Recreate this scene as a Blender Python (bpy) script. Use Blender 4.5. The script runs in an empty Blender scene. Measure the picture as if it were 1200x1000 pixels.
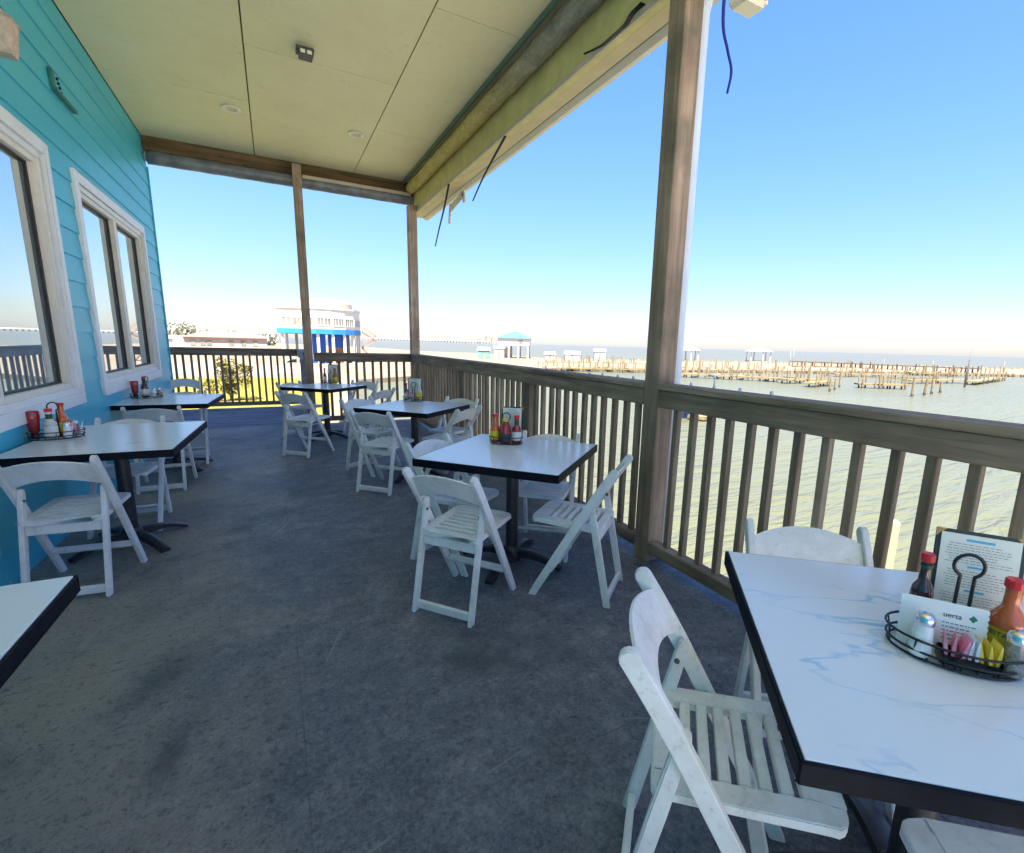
import bpy, bmesh, math, random
from mathutils import Vector, Matrix

R = math.radians
rng = random.Random(7)
scene = bpy.context.scene
COL = scene.collection

# ------------------------------------------------------------------ camera
EYE = Vector((0.0, 0.0, 1.4))
RT = Vector((0.87761, -0.47867, 0.02592))
UP = Vector((0.06885, 0.17938, 0.98137))
FW = Vector((0.4744, 0.85947, -0.19039))
FPX, CX, CY = 566.207, 635.405, 513.515
cam_d = bpy.data.cameras.new('camera')
cam = bpy.data.objects.new('camera', cam_d)
COL.objects.link(cam)
m = Matrix((RT, UP, -FW)).transposed().to_4x4()
m.translation = EYE
cam.matrix_world = m
cam_d.sensor_fit = 'HORIZONTAL'
cam_d.sensor_width = 36
cam_d.lens = FPX / 1200 * 36
cam_d.shift_x = -(CX - 600) / 1200
cam_d.shift_y = (CY - 500) / 1200
cam_d.clip_start = 0.03
cam_d.clip_end = 20000
scene.camera = cam


def at(px, py, z):
    """surveyed ground position for a bearing of the photograph at height z"""
    d = RT * ((px - CX) / FPX) - UP * ((py - CY) / FPX) + FW
    t = (z - EYE.z) / d.z
    return Vector((d.x * t, d.y * t, z))


GZ, WZ = -3.4, -4.0          # land and water level

# ------------------------------------------------------------------ materials
MATS = {}


def _new(name):
    mt = bpy.data.materials.new(name)
    mt.use_nodes = True
    nt = mt.node_tree
    b = nt.nodes['Principled BSDF']
    MATS[name] = mt
    return mt, nt, b


def _noise(nt, scale, detail=4, stretch=(1, 1, 1), rough=0.55, dist=0.0, vec=None):
    if vec is None:
        tc = nt.nodes.new('ShaderNodeTexCoord')
        vec = tc.outputs['Object']
    mp = nt.nodes.new('ShaderNodeMapping')
    mp.inputs['Scale'].default_value = stretch
    nt.links.new(vec, mp.inputs['Vector'])
    n = nt.nodes.new('ShaderNodeTexNoise')
    n.inputs['Scale'].default_value = scale
    n.inputs['Detail'].default_value = detail
    n.inputs['Roughness'].default_value = rough
    n.inputs['Distortion'].default_value = dist
    nt.links.new(mp.outputs[0], n.inputs['Vector'])
    return n.outputs['Fac']


def _ramp(nt, fac, stops):
    r = nt.nodes.new('ShaderNodeValToRGB')
    el = r.color_ramp.elements
    while len(el) < len(stops):
        el.new(0.5)
    for e, (p, c) in zip(el, stops):
        e.position = p
        e.color = (*c, 1) if len(c) == 3 else c
    nt.links.new(fac, r.inputs[0])
    return r.outputs[0]


def _mix(nt, fac, a, b, mode='MIX'):
    mx = nt.nodes.new('ShaderNodeMix')
    mx.data_type = 'RGBA'
    mx.blend_type = mode
    for sock, v in ((mx.inputs[0], fac), (mx.inputs[6], a), (mx.inputs[7], b)):
        if isinstance(v, (int, float)):
            sock.default_value = v
        elif isinstance(v, tuple):
            sock.default_value = (*v, 1)
        else:
            nt.links.new(v, sock)
    return mx.outputs[2]


def _rng(nt, val, a, b, c=0.0, d=1.0):
    n = nt.nodes.new('ShaderNodeMapRange')
    n.inputs[1].default_value = a
    n.inputs[2].default_value = b
    n.inputs[3].default_value = c
    n.inputs[4].default_value = d
    nt.links.new(val, n.inputs[0])
    return n.outputs[0]


def _bump(nt, b, h, strength=0.3, dist=0.01):
    bp = nt.nodes.new('ShaderNodeBump')
    bp.inputs['Strength'].default_value = strength
    bp.inputs['Distance'].default_value = dist
    nt.links.new(h, bp.inputs['Height'])
    nt.links.new(bp.outputs[0], b.inputs['Normal'])


def plain(name, col, rough=0.5, metal=0.0, spec=0.5, var=0.12, scale=18, bump=0.0, coat=0.0):
    mt, nt, b = _new(name)
    f = _noise(nt, scale, 5)
    lo = tuple(max(0, c * (1 - var)) for c in col)
    hi = tuple(min(1, c * (1 + var)) for c in col)
    nt.links.new(_ramp(nt, f, [(0.3, lo), (0.7, hi)]), b.inputs['Base Color'])
    b.inputs['Roughness'].default_value = rough
    b.inputs['Metallic'].default_value = metal
    b.inputs['Specular IOR Level'].default_value = spec
    b.inputs['Coat Weight'].default_value = coat
    if bump:
        _bump(nt, b, f, bump, 0.004)
    return mt


def wood(name, dark, light, axis, rough=0.8, scale=26, moss=None):
    """weathered timber with the grain along one axis"""
    mt, nt, b = _new(name)
    s = [1, 1, 1]
    s['xyz'.index(axis)] = 0.06
    oi = nt.nodes.new('ShaderNodeObjectInfo')
    tc = nt.nodes.new('ShaderNodeTexCoord')
    ad = nt.nodes.new('ShaderNodeVectorMath')
    ad.operation = 'ADD'
    mul = nt.nodes.new('ShaderNodeMath')
    mul.operation = 'MULTIPLY'
    mul.inputs[1].default_value = 17.0
    nt.links.new(oi.outputs['Random'], mul.inputs[0])
    nt.links.new(tc.outputs['Object'], ad.inputs[0])
    nt.links.new(mul.outputs[0], ad.inputs[1])
    v = ad.outputs[0]
    g = _noise(nt, scale, 7, tuple(s), 0.65, 0.4, v)
    big = _noise(nt, 2.2, 3, (1, 1, 1), 0.5, 0.0, v)
    c = _ramp(nt, g, [(0.25, dark), (0.48, tuple((a + d) / 2 for a, d in zip(dark, light))), (0.72, light)])
    c = _mix(nt, _rng(nt, big, 0.35, 0.75, 0.0, 0.55), c, tuple(x * 0.55 for x in dark))
    if moss:
        m2 = _noise(nt, 3.1, 4, (1, 1, 1), 0.6, 0.0, v)
        c = _mix(nt, _rng(nt, m2, 0.5, 0.7, 0.0, 0.6), c, moss)
    k = _rng(nt, oi.outputs['Random'], 0, 1, 0.82, 1.15)
    hs = nt.nodes.new('ShaderNodeHueSaturation')
    nt.links.new(k, hs.inputs['Value'])
    nt.links.new(c, hs.inputs['Color'])
    # dark knots
    vo = nt.nodes.new('ShaderNodeTexVoronoi')
    mp = nt.nodes.new('ShaderNodeMapping')
    s2 = [1, 1, 1]
    s2['xyz'.index(axis)] = 0.45
    mp.inputs['Scale'].default_value = s2
    nt.links.new(v, mp.inputs['Vector'])
    nt.links.new(mp.outputs[0], vo.inputs['Vector'])
    vo.inputs['Scale'].default_value = 5.5
    kn = _rng(nt, vo.outputs['Distance'], 0.02, 0.075, 0.75, 0.0)
    c = _mix(nt, kn, hs.outputs[0], tuple(x * 0.25 for x in dark))
    nt.links.new(c, b.inputs['Base Color'])
    b.inputs['Roughness'].default_value = rough
    b.inputs['Specular IOR Level'].default_value = 0.25
    _bump(nt, b, g, 0.55, 0.004)
    return mt


RAILD, RAILL = (0.12, 0.09, 0.058), (0.43, 0.33, 0.235)
for ax in 'xyz':
    wood('weathered_wood_' + ax, RAILD, RAILL, ax)
wood('post_wood', (0.19, 0.14, 0.095), (0.62, 0.44, 0.31), 'z', moss=(0.12, 0.125, 0.085))
for ax in 'xy':
    wood('dark_beam_wood_' + ax, (0.07, 0.045, 0.02), (0.27, 0.17, 0.08), ax, scale=16)
    wood('plank_wood_' + ax, (0.16, 0.17, 0.20), (0.33, 0.35, 0.40), ax, scale=20)
wood('dock_wood', (0.15, 0.11, 0.055), (0.30, 0.235, 0.12), 'z', scale=6)
wood('pile_wood', (0.13, 0.10, 0.055), (0.30, 0.24, 0.14), 'z', scale=6)
wood('dark_pier_wood', (0.05, 0.037, 0.03), (0.12, 0.09, 0.07), 'z', scale=4)

plain('trim_white', (0.78, 0.79, 0.80), 0.45, var=0.05, scale=6)
plain('sash_beige', (0.78, 0.72, 0.63), 0.5, var=0.06, scale=8)
plain('gasket_black', (0.012, 0.012, 0.014), 0.5)
plain('black_metal', (0.022, 0.023, 0.028), 0.38, 0.0, 0.6, 0.3, 30)
plain('black_edge', (0.006, 0.007, 0.012), 0.55, 0, 0.12, var=0.4, scale=40)
plain('wire_black', (0.012, 0.012, 0.014), 0.3, 0.3, 0.6)
plain('pipe_white', (0.62, 0.68, 0.76), 0.35, var=0.06, scale=4)
plain('soffit_tan', (0.62, 0.50, 0.30), 0.6, var=0.08, scale=4)
plain('soffit_green', (0.10, 0.17, 0.13), 0.6, var=0.15)
plain('gutter_cream', (0.74, 0.66, 0.52), 0.5, var=0.06, scale=5)
plain('strap_black', (0.012, 0.012, 0.016), 0.7)
plain('strap_blue', (0.012, 0.02, 0.22), 0.7)
plain('cap_red', (0.62, 0.015, 0.02), 0.3, var=0.08)
plain('cap_yellow', (0.60, 0.50, 0.06), 0.4)
plain('sauce_orange', (0.55, 0.10, 0.012), 0.12, 0, 0.6, 0.2, 25, coat=0.6)
plain('sauce_red', (0.30, 0.006, 0.008), 0.12, 0, 0.6, 0.25, 25, coat=0.6)
plain('sauce_dark', (0.05, 0.010, 0.008), 0.1, 0, 0.6, 0.3, 25, coat=0.6)
plain('sauce_amber', (0.30, 0.09, 0.01), 0.1, 0, 0.6, 0.3, 25, coat=0.6)
plain('neck_green', (0.010, 0.055, 0.022), 0.4)
plain('label_white', (0.72, 0.70, 0.66), 0.6, var=0.08, scale=40)
plain('label_yellow', (0.68, 0.50, 0.03), 0.55, var=0.2, scale=35)
plain('label_dark', (0.05, 0.05, 0.055), 0.5, var=0.4, scale=60)
plain('ink_dark', (0.05, 0.05, 0.05), 0.8)
plain('ink_grey', (0.26, 0.27, 0.27), 0.8)
plain('ink_cyan', (0.10, 0.42, 0.62), 0.8)
plain('ink_green', (0.03, 0.22, 0.12), 0.8)
plain('paper', (0.72, 0.72, 0.66), 0.7, var=0.04, scale=10)
plain('card_white', (0.80, 0.80, 0.80), 0.6, var=0.03, scale=10)
plain('menu_cover', (0.012, 0.030, 0.030), 0.5, var=0.3)
plain('menu_corner', (0.45, 0.26, 0.07), 0.4)
plain('chrome', (0.70, 0.70, 0.72), 0.18, 1.0, 0.5, 0.05)
plain('salt_white', (0.80, 0.80, 0.80), 0.35, var=0.06, scale=80, coat=0.7)
plain('pepper_grey', (0.23, 0.22, 0.19), 0.25, var=0.5, scale=150, coat=0.8)
plain('glass_clear', (0.50, 0.50, 0.46), 0.08, 0, 0.7, 0.15, 30, coat=0.8)
plain('packet_pink', (0.78, 0.28, 0.42), 0.6, var=0.3, scale=60)
plain('packet_white', (0.74, 0.76, 0.82), 0.6, var=0.15, scale=60)
plain('packet_yellow', (0.80, 0.62, 0.08), 0.6, var=0.25, scale=60)
plain('lamp_trim', (0.86, 0.85, 0.78), 0.4, var=0.05)
plain('lamp_inside', (0.70, 0.62, 0.40), 0.5)
plain('grey_box', (0.085, 0.085, 0.075), 0.6, var=0.3)
plain('lens_white', (0.80, 0.79, 0.70), 0.3)
plain('bracket_green', (0.012, 0.15, 0.135), 0.5)
plain('lantern_beige', (0.55, 0.42, 0.34), 0.6, var=0.25, scale=30)
plain('bounce_concrete', (0.68, 0.62, 0.54), 0.85, var=0.1, scale=2)  # kept pale so the added slab bounces sunlight
plain('pale_pile', (0.40, 0.33, 0.17), 0.8, var=0.2, scale=12)
plain('house_cream', (0.60, 0.57, 0.49), 0.7, var=0.05, scale=0.4)
plain('house_blue', (0.008, 0.085, 0.40), 0.6, var=0.12, scale=0.5)
plain('trim_sky_blue', (0.02, 0.20, 0.48), 0.6, var=0.08, scale=0.5)
plain('orange_board', (0.25, 0.10, 0.03), 0.7, var=0.2, scale=0.8)
plain('house_glass', (0.22, 0.20, 0.16), 0.12, 0, 0.7, 0.5, 0.5)
plain('concrete', (0.24, 0.22, 0.19), 0.8, var=0.12, scale=1)
plain('house_pink', (0.42, 0.33, 0.28), 0.8, var=0.08, scale=0.4)
plain('roof_red', (0.24, 0.135, 0.11), 0.8, var=0.15, scale=0.6)
plain('roof_blue', (0.06, 0.14, 0.27), 0.6, var=0.1, scale=0.6)
plain('roof_tan', (0.25, 0.21, 0.18), 0.8, var=0.12, scale=0.6)
plain('stair_rust', (0.30, 0.20, 0.16), 0.8, var=0.2, scale=2)
plain('white_paint', (0.55, 0.55, 0.53), 0.5, var=0.06, scale=3)
plain('teal_paint', (0.12, 0.28, 0.25), 0.6, var=0.1, scale=2)
plain('bark', (0.10, 0.07, 0.045), 0.9, var=0.3, scale=8)
plain('asphalt', (0.24, 0.18, 0.145), 0.9, var=0.12, scale=0.5)
plain('mast_dark', (0.10, 0.09, 0.09), 0.6)
plain('car_white', (0.74, 0.74, 0.74), 0.25, coat=0.5, var=0.02)
plain('car_dark', (0.05, 0.06, 0.08), 0.25, coat=0.5, var=0.05)
plain('car_red', (0.30, 0.05, 0.04), 0.25, coat=0.5, var=0.05)
plain('rubber', (0.02, 0.02, 0.02), 0.8)
plain('boat_blue', (0.02, 0.035, 0.09), 0.35, coat=0.4)
plain('vinyl_dark', (0.17, 0.18, 0.20), 0.4, 0, 0.5, 0.35, 7, 0.3)
plain('header_strip', (0.55, 0.47, 0.36), 0.6, var=0.12, scale=6)


def mk_siding():
    mt, nt, b = _new('siding_paint')
    f = _noise(nt, 5, 4, (1, 0.15, 1))
    c = _ramp(nt, f, [(0.3, (0.045, 0.43, 0.57)), (0.7, (0.06, 0.49, 0.63))])
    sp = _noise(nt, 9, 5, (1, 1, 1), 0.7)
    tc = nt.nodes.new('ShaderNodeTexCoord')
    sx = nt.nodes.new('ShaderNodeSeparateXYZ')
    nt.links.new(tc.outputs['Object'], sx.inputs[0])
    low = _rng(nt, sx.outputs['Z'], 0.05, 0.5, 1, 0)      # chipped paint near the floor
    pk = nt.nodes.new('ShaderNodeMath')
    pk.operation = 'MULTIPLY'
    nt.links.new(_rng(nt, sp, 0.62, 0.64), pk.inputs[0])
    nt.links.new(low, pk.inputs[1])
    c = _mix(nt, pk.outputs[0], c, (0.55, 0.60, 0.60))
    nt.links.new(c, b.inputs['Base Color'])
    b.inputs['Roughness'].default_value = 0.42
    _bump(nt, b, _noise(nt, 60, 3, (1, 0.1, 1)), 0.15, 0.002)


mk_siding()


def mk_ceiling():
    mt, nt, b = _new('ceiling_paint')
    f = _noise(nt, 1.1, 5, (1, 1, 1), 0.6)
    c = _ramp(nt, f, [(0.3, (0.74, 0.67, 0.42)), (0.55, (0.80, 0.73, 0.47)), (0.75, (0.83, 0.77, 0.54))])
    vo = nt.nodes.new('ShaderNodeTexVoronoi')
    tc = nt.nodes.new('ShaderNodeTexCoord')
    nt.links.new(tc.outputs['Object'], vo.inputs['Vector'])
    vo.inputs['Scale'].default_value = 3.2
    c = _mix(nt, _rng(nt, vo.outputs['Distance'], 0.018, 0.03, 0.7, 0), c, (0.17, 0.15, 0.09))
    st = _noise(nt, 7, 6, (1, 1, 1), 0.7)
    c = _mix(nt, _rng(nt, st, 0.55, 0.75, 0, 0.25), c, (0.40, 0.38, 0.22))
    nt.links.new(c, b.inputs['Base Color'])
    b.inputs['Roughness'].default_value = 0.5
    _bump(nt, b, st, 0.12, 0.004)


mk_ceiling()
plain('beam_yellow', (0.62, 0.54, 0.22), 0.55, var=0.14, scale=5)


def mk_glass():
    mt, nt, b = _new('window_glass')
    f = _noise(nt, 0.7, 2)
    nt.links.new(_ramp(nt, f, [(0.3, (0.60, 0.68, 0.70)), (0.7, (0.68, 0.76, 0.77))]), b.inputs['Base Color'])
    b.inputs['Metallic'].default_value = 0.85
    b.inputs['Roughness'].default_value = 0.015
    _bump(nt, b, _noise(nt, 1.2, 1), 0.02, 0.01)


mk_glass()


def mk_deck():
    mt, nt, b = _new('deck_coating')
    big = _noise(nt, 0.9, 6, (1, 1, 1), 0.62, 0.5)
    mid = _noise(nt, 5.5, 8, (1, 1, 1), 0.75)
    fine = _noise(nt, 75, 4, (1, 1, 1), 0.8)
    c = _ramp(nt, mid, [(0.34, (0.074, 0.082, 0.102)), (0.52, (0.142, 0.147, 0.168)), (0.70, (0.28, 0.276, 0.278))])
    c = _mix(nt, _rng(nt, big, 0.38, 0.66, 0.0, 0.8), c, (0.076, 0.097, 0.117))
    tc = nt.nodes.new('ShaderNodeTexCoord')
    sx = nt.nodes.new('ShaderNodeSeparateXYZ')
    nt.links.new(tc.outputs['Object'], sx.inputs[0])
    # trodden brown dirt along the wall
    wv = nt.nodes.new('ShaderNodeMath')
    wv.operation = 'ADD'
    nt.links.new(sx.outputs['X'], wv.inputs[0])
    nt.links.new(_rng(nt, big, 0.3, 0.7, -0.7, 0.7), wv.inputs[1])
    c = _mix(nt, _rng(nt, wv.outputs[0], 0.2, -1.0, 0.0, 0.75), c, (0.34, 0.305, 0.23))
    grit = _noise(nt, 30, 5, (1, 1, 1), 0.85, 0.5)
    c = _mix(nt, _rng(nt, grit, 0.53, 0.68, 0.0, 0.7), c, (0.26, 0.25, 0.245))
    c = _mix(nt, _rng(nt, grit, 0.47, 0.34, 0.0, 0.75), c, (0.030, 0.032, 0.040))
    c = _mix(nt, _rng(nt, fine, 0.52, 0.72, 0.0, 0.65), c, (0.25, 0.25, 0.25))
    c = _mix(nt, _rng(nt, fine, 0.46, 0.30, 0.0, 0.7), c, (0.018, 0.020, 0.026))
    # pale scuffs where the coating has worn through
    sc = _noise(nt, 2.6, 9, (1, 1, 1), 0.82, 1.5)
    c = _mix(nt, _rng(nt, sc, 0.60, 0.70, 0.0, 0.55), c, (0.24, 0.23, 0.22))
    for rot_, sd_ in ((0.35, 1.0), (-1.1, 7.0), (1.35, 13.0)):
        ms = nt.nodes.new('ShaderNodeMapping')
        ms.inputs['Rotation'].default_value = (0, 0, rot_)
        ms.inputs['Location'].default_value = (sd_, sd_ * 2, 0)
        nt.links.new(tc.outputs['Object'], ms.inputs['Vector'])
        scr = _noise(nt, 22, 2, (1, 0.035, 1), 0.5, 0.0, ms.outputs[0])
        c = _mix(nt, _rng(nt, scr, 0.725, 0.76, 0.0, 0.5), c, (0.30, 0.29, 0.28))
    pt = _noise(nt, 1.7, 4, (1, 1, 1), 0.6, 0.8)
    c = _mix(nt, _rng(nt, pt, 0.56, 0.70, 0.0, 0.6), c, (0.035, 0.046, 0.055))
    bk_ = nt.nodes.new('ShaderNodeTexBrick')
    nt.links.new(tc.outputs['Object'], bk_.inputs['Vector'])
    bk_.inputs['Scale'].default_value = 1.0
    bk_.inputs['Brick Width'].default_value = 2.44
    bk_.inputs['Row Height'].default_value = 1.22
    bk_.inputs['Mortar Size'].default_value = 0.004
    bk_.inputs['Mortar Smooth'].default_value = 0.5
    sm = nt.nodes.new('ShaderNodeMath')
    sm.operation = 'MULTIPLY'
    nt.links.new(bk_.outputs['Fac'], sm.inputs[0])
    nt.links.new(_rng(nt, mid, 0.4, 0.62, 0.0, 0.55), sm.inputs[1])
    c = _mix(nt, sm.outputs[0], c, (0.030, 0.032, 0.036))
    fl = nt.nodes.new('ShaderNodeTexVoronoi')
    nt.links.new(tc.outputs['Object'], fl.inputs['Vector'])
    fl.inputs['Scale'].default_value = 2.6
    c = _mix(nt, _rng(nt, fl.outputs['Distance'], 0.011, 0.017, 0.9, 0.0), c, (0.62, 0.62, 0.60))
    nt.links.new(c, b.inputs['Base Color'])
    nt.links.new(_rng(nt, mid, 0.3, 0.7, 0.62, 0.48), b.inputs['Roughness'])
    b.inputs['Specular IOR Level'].default_value = 0.4
    _bump(nt, b, fine, 0.5, 0.004)


mk_deck()


def mk_resin():
    mt, nt, b = _new('chair_resin')
    oi = nt.nodes.new('ShaderNodeObjectInfo')
    tc = nt.nodes.new('ShaderNodeTexCoord')
    ad = nt.nodes.new('ShaderNodeVectorMath')
    mul = nt.nodes.new('ShaderNodeMath')
    mul.operation = 'MULTIPLY'
    mul.inputs[1].default_value = 31.0
    nt.links.new(oi.outputs['Random'], mul.inputs[0])
    nt.links.new(tc.outputs['Object'], ad.inputs[0])
    nt.links.new(mul.outputs[0], ad.inputs[1])
    v = ad.outputs[0]
    g = _noise(nt, 6, 7, (1, 1, 1), 0.72, 0.3, v)
    s = _noise(nt, 38, 6, (1, 1, 1), 0.8, 0, v)
    c = _ramp(nt, g, [(0.36, (0.80, 0.81, 0.82)), (0.58, (0.68, 0.68, 0.66)), (0.75, (0.44, 0.43, 0.39))])
    c = _mix(nt, _rng(nt, s, 0.56, 0.72, 0, 0.55), c, (0.30, 0.29, 0.26))
    nt.links.new(c, b.inputs['Base Color'])
    b.inputs['Roughness'].default_value = 0.4
    _bump(nt, b, s, 0.1, 0.002)


mk_resin()


def mk_laminate():
    mt, nt, b = _new('marble_laminate')
    oi = nt.nodes.new('ShaderNodeObjectInfo')
    tc = nt.nodes.new('ShaderNodeTexCoord')
    ad = nt.nodes.new('ShaderNodeVectorMath')
    mul = nt.nodes.new('ShaderNodeMath')
    mul.operation = 'MULTIPLY'
    mul.inputs[1].default_value = 9.0
    nt.links.new(oi.outputs['Random'], mul.inputs[0])
    nt.links.new(tc.outputs['Object'], ad.inputs[0])
    nt.links.new(mul.outputs[0], ad.inputs[1])
    rot = nt.nodes.new('ShaderNodeMapping')
    rot.inputs['Rotation'].default_value = (0, 0, 0.85)
    rot.inputs['Scale'].default_value = (0.7, 2.3, 1)
    nt.links.new(ad.outputs[0], rot.inputs['Vector'])
    v = rot.outputs[0]
    n = _noise(nt, 2.0, 5, (1, 1, 1), 0.5, 0.4, v)
    k = _noise(nt, 1.6, 2, (1, 1, 1), 0.5, 0, v)
    sub = nt.nodes.new('ShaderNodeMath')
    sub.operation = 'SUBTRACT'
    sub.inputs[1].default_value = 0.5
    nt.links.new(n, sub.inputs[0])
    ab = nt.nodes.new('ShaderNodeMath')
    ab.operation = 'ABSOLUTE'
    nt.links.new(sub.outputs[0], ab.inputs[0])
    vein = _rng(nt, ab.outputs[0], 0.003, 0.013, 1, 0)
    mm = nt.nodes.new('ShaderNodeMath')
    mm.operation = 'MULTIPLY'
    nt.links.new(vein, mm.inputs[0])
    nt.links.new(_rng(nt, k, 0.49, 0.64, 0.0, 0.85), mm.inputs[1])
    c = _mix(nt, mm.outputs[0], (0.76, 0.80, 0.83), (0.24, 0.50, 0.70))
    nt.links.new(c, b.inputs['Base Color'])
    b.inputs['Roughness'].default_value = 0.2
    b.inputs['Specular IOR Level'].default_value = 0.6


mk_laminate()


def mk_roll():
    """clear vinyl curtain, yellow light painted on its far end"""
    mt, nt, b = _new('curtain_vinyl')
    tc = nt.nodes.new('ShaderNodeTexCoord')
    sx = nt.nodes.new('ShaderNodeSeparateXYZ')
    nt.links.new(tc.outputs['Object'], sx.inputs[0])
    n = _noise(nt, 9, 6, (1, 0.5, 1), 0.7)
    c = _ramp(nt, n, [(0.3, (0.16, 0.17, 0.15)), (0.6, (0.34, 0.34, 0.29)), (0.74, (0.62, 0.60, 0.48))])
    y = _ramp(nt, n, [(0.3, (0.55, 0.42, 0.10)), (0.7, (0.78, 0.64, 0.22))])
    c = _mix(nt, _rng(nt, sx.outputs['Y'], 3.9, 5.6, 0, 1), c, y)  # yellow light along the far end, put into the colour
    nt.links.new(c, b.inputs['Base Color'])
    b.inputs['Roughness'].default_value = 0.22
    b.inputs['Specular IOR Level'].default_value = 0.7
    _bump(nt, b, _noise(nt, 16, 6, (1, 0.5, 1), 0.7, 1.2), 1.0, 0.05)


mk_roll()


def mk_water():
    mt, nt, b = _new('sea_water')
    big = _noise(nt, 0.02, 3)
    c = _ramp(nt, big, [(0.35, (0.105, 0.108, 0.058)), (0.65, (0.130, 0.130, 0.076))])
    tc = nt.nodes.new('ShaderNodeTexCoord')
    ln = nt.nodes.new('ShaderNodeVectorMath')
    ln.operation = 'LENGTH'
    nt.links.new(tc.outputs['Object'], ln.inputs[0])
    # silty shallows by the shore, grey green open sea farther out
    c = _mix(nt, _rng(nt, ln.outputs['Value'], 60, 420), c, (0.108, 0.106, 0.078))
    w1 = _noise(nt, 0.85, 3, (0.45, 1.8, 1), 0.55, 0.5)
    w2 = _noise(nt, 0.16, 3, (0.6, 1.5, 1), 0.5)
    a = nt.nodes.new('ShaderNodeMath')
    a.operation = 'ADD'
    nt.links.new(w1, a.inputs[0])
    nt.links.new(w2, a.inputs[1])
    bp = nt.nodes.new('ShaderNodeBump')
    bp.inputs['Strength'].default_value = 1.0
    bp.inputs['Distance'].default_value = 0.4
    nt.links.new(a.outputs[0], bp.inputs['Height'])
    df = nt.nodes.new('ShaderNodeBsdfDiffuse')
    nt.links.new(c, df.inputs['Color'])
    nt.links.new(bp.outputs[0], df.inputs['Normal'])
    gl = nt.nodes.new('ShaderNodeBsdfGlossy')
    gl.inputs['Roughness'].default_value = 0.22
    nt.links.new(bp.outputs[0], gl.inputs['Normal'])
    fr = nt.nodes.new('ShaderNodeFresnel')
    fr.inputs['IOR'].default_value = 1.33
    nt.links.new(bp.outputs[0], fr.inputs['Normal'])
    # wave slopes keep a rough sea from mirroring fully at grazing angles
    cap = nt.nodes.new('ShaderNodeMath')
    cap.operation = 'MINIMUM'
    cap.inputs[1].default_value = 0.42
    nt.links.new(fr.outputs[0], cap.inputs[0])
    mx = nt.nodes.new('ShaderNodeMixShader')
    nt.links.new(cap.outputs[0], mx.inputs[0])
    nt.links.new(df.outputs[0], mx.inputs[1])
    nt.links.new(gl.outputs[0], mx.inputs[2])
    nt.nodes.remove(b)
    nt.links.new(mx.outputs[0], nt.nodes['Material Output'].inputs['Surface'])


mk_water()


def mk_ground(name, stops, scale, rough=0.95):
    mt, nt, b = _new(name)
    f = _noise(nt, scale, 8, (1, 1, 1), 0.7)
    nt.links.new(_ramp(nt, f, stops), b.inputs['Base Color'])
    b.inputs['Roughness'].default_value = rough
    b.inputs['Specular IOR Level'].default_value = 0.1
    _bump(nt, b, f, 0.5, 0.1)


mk_ground('sand', [(0.3, (0.15, 0.115, 0.08)), (0.5, (0.20, 0.16, 0.115)), (0.7, (0.25, 0.205, 0.155))], 0.25)
mk_ground('lawn_grass', [(0.3, (0.12, 0.105, 0.02)), (0.5, (0.19, 0.165, 0.03)), (0.7, (0.24, 0.20, 0.055))], 0.8)
mk_ground('rock', [(0.3, (0.10, 0.075, 0.055)), (0.5, (0.19, 0.145, 0.105)), (0.7, (0.26, 0.21, 0.165))], 0.8)


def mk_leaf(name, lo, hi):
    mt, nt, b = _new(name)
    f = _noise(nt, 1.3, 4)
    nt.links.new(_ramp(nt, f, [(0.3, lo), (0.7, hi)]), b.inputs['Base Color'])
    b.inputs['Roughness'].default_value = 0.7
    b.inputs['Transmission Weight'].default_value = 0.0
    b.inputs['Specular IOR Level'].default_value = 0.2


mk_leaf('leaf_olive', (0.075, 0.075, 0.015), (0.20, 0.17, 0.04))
mk_leaf('leaf_far', (0.34, 0.35, 0.27), (0.44, 0.43, 0.34))


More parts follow.
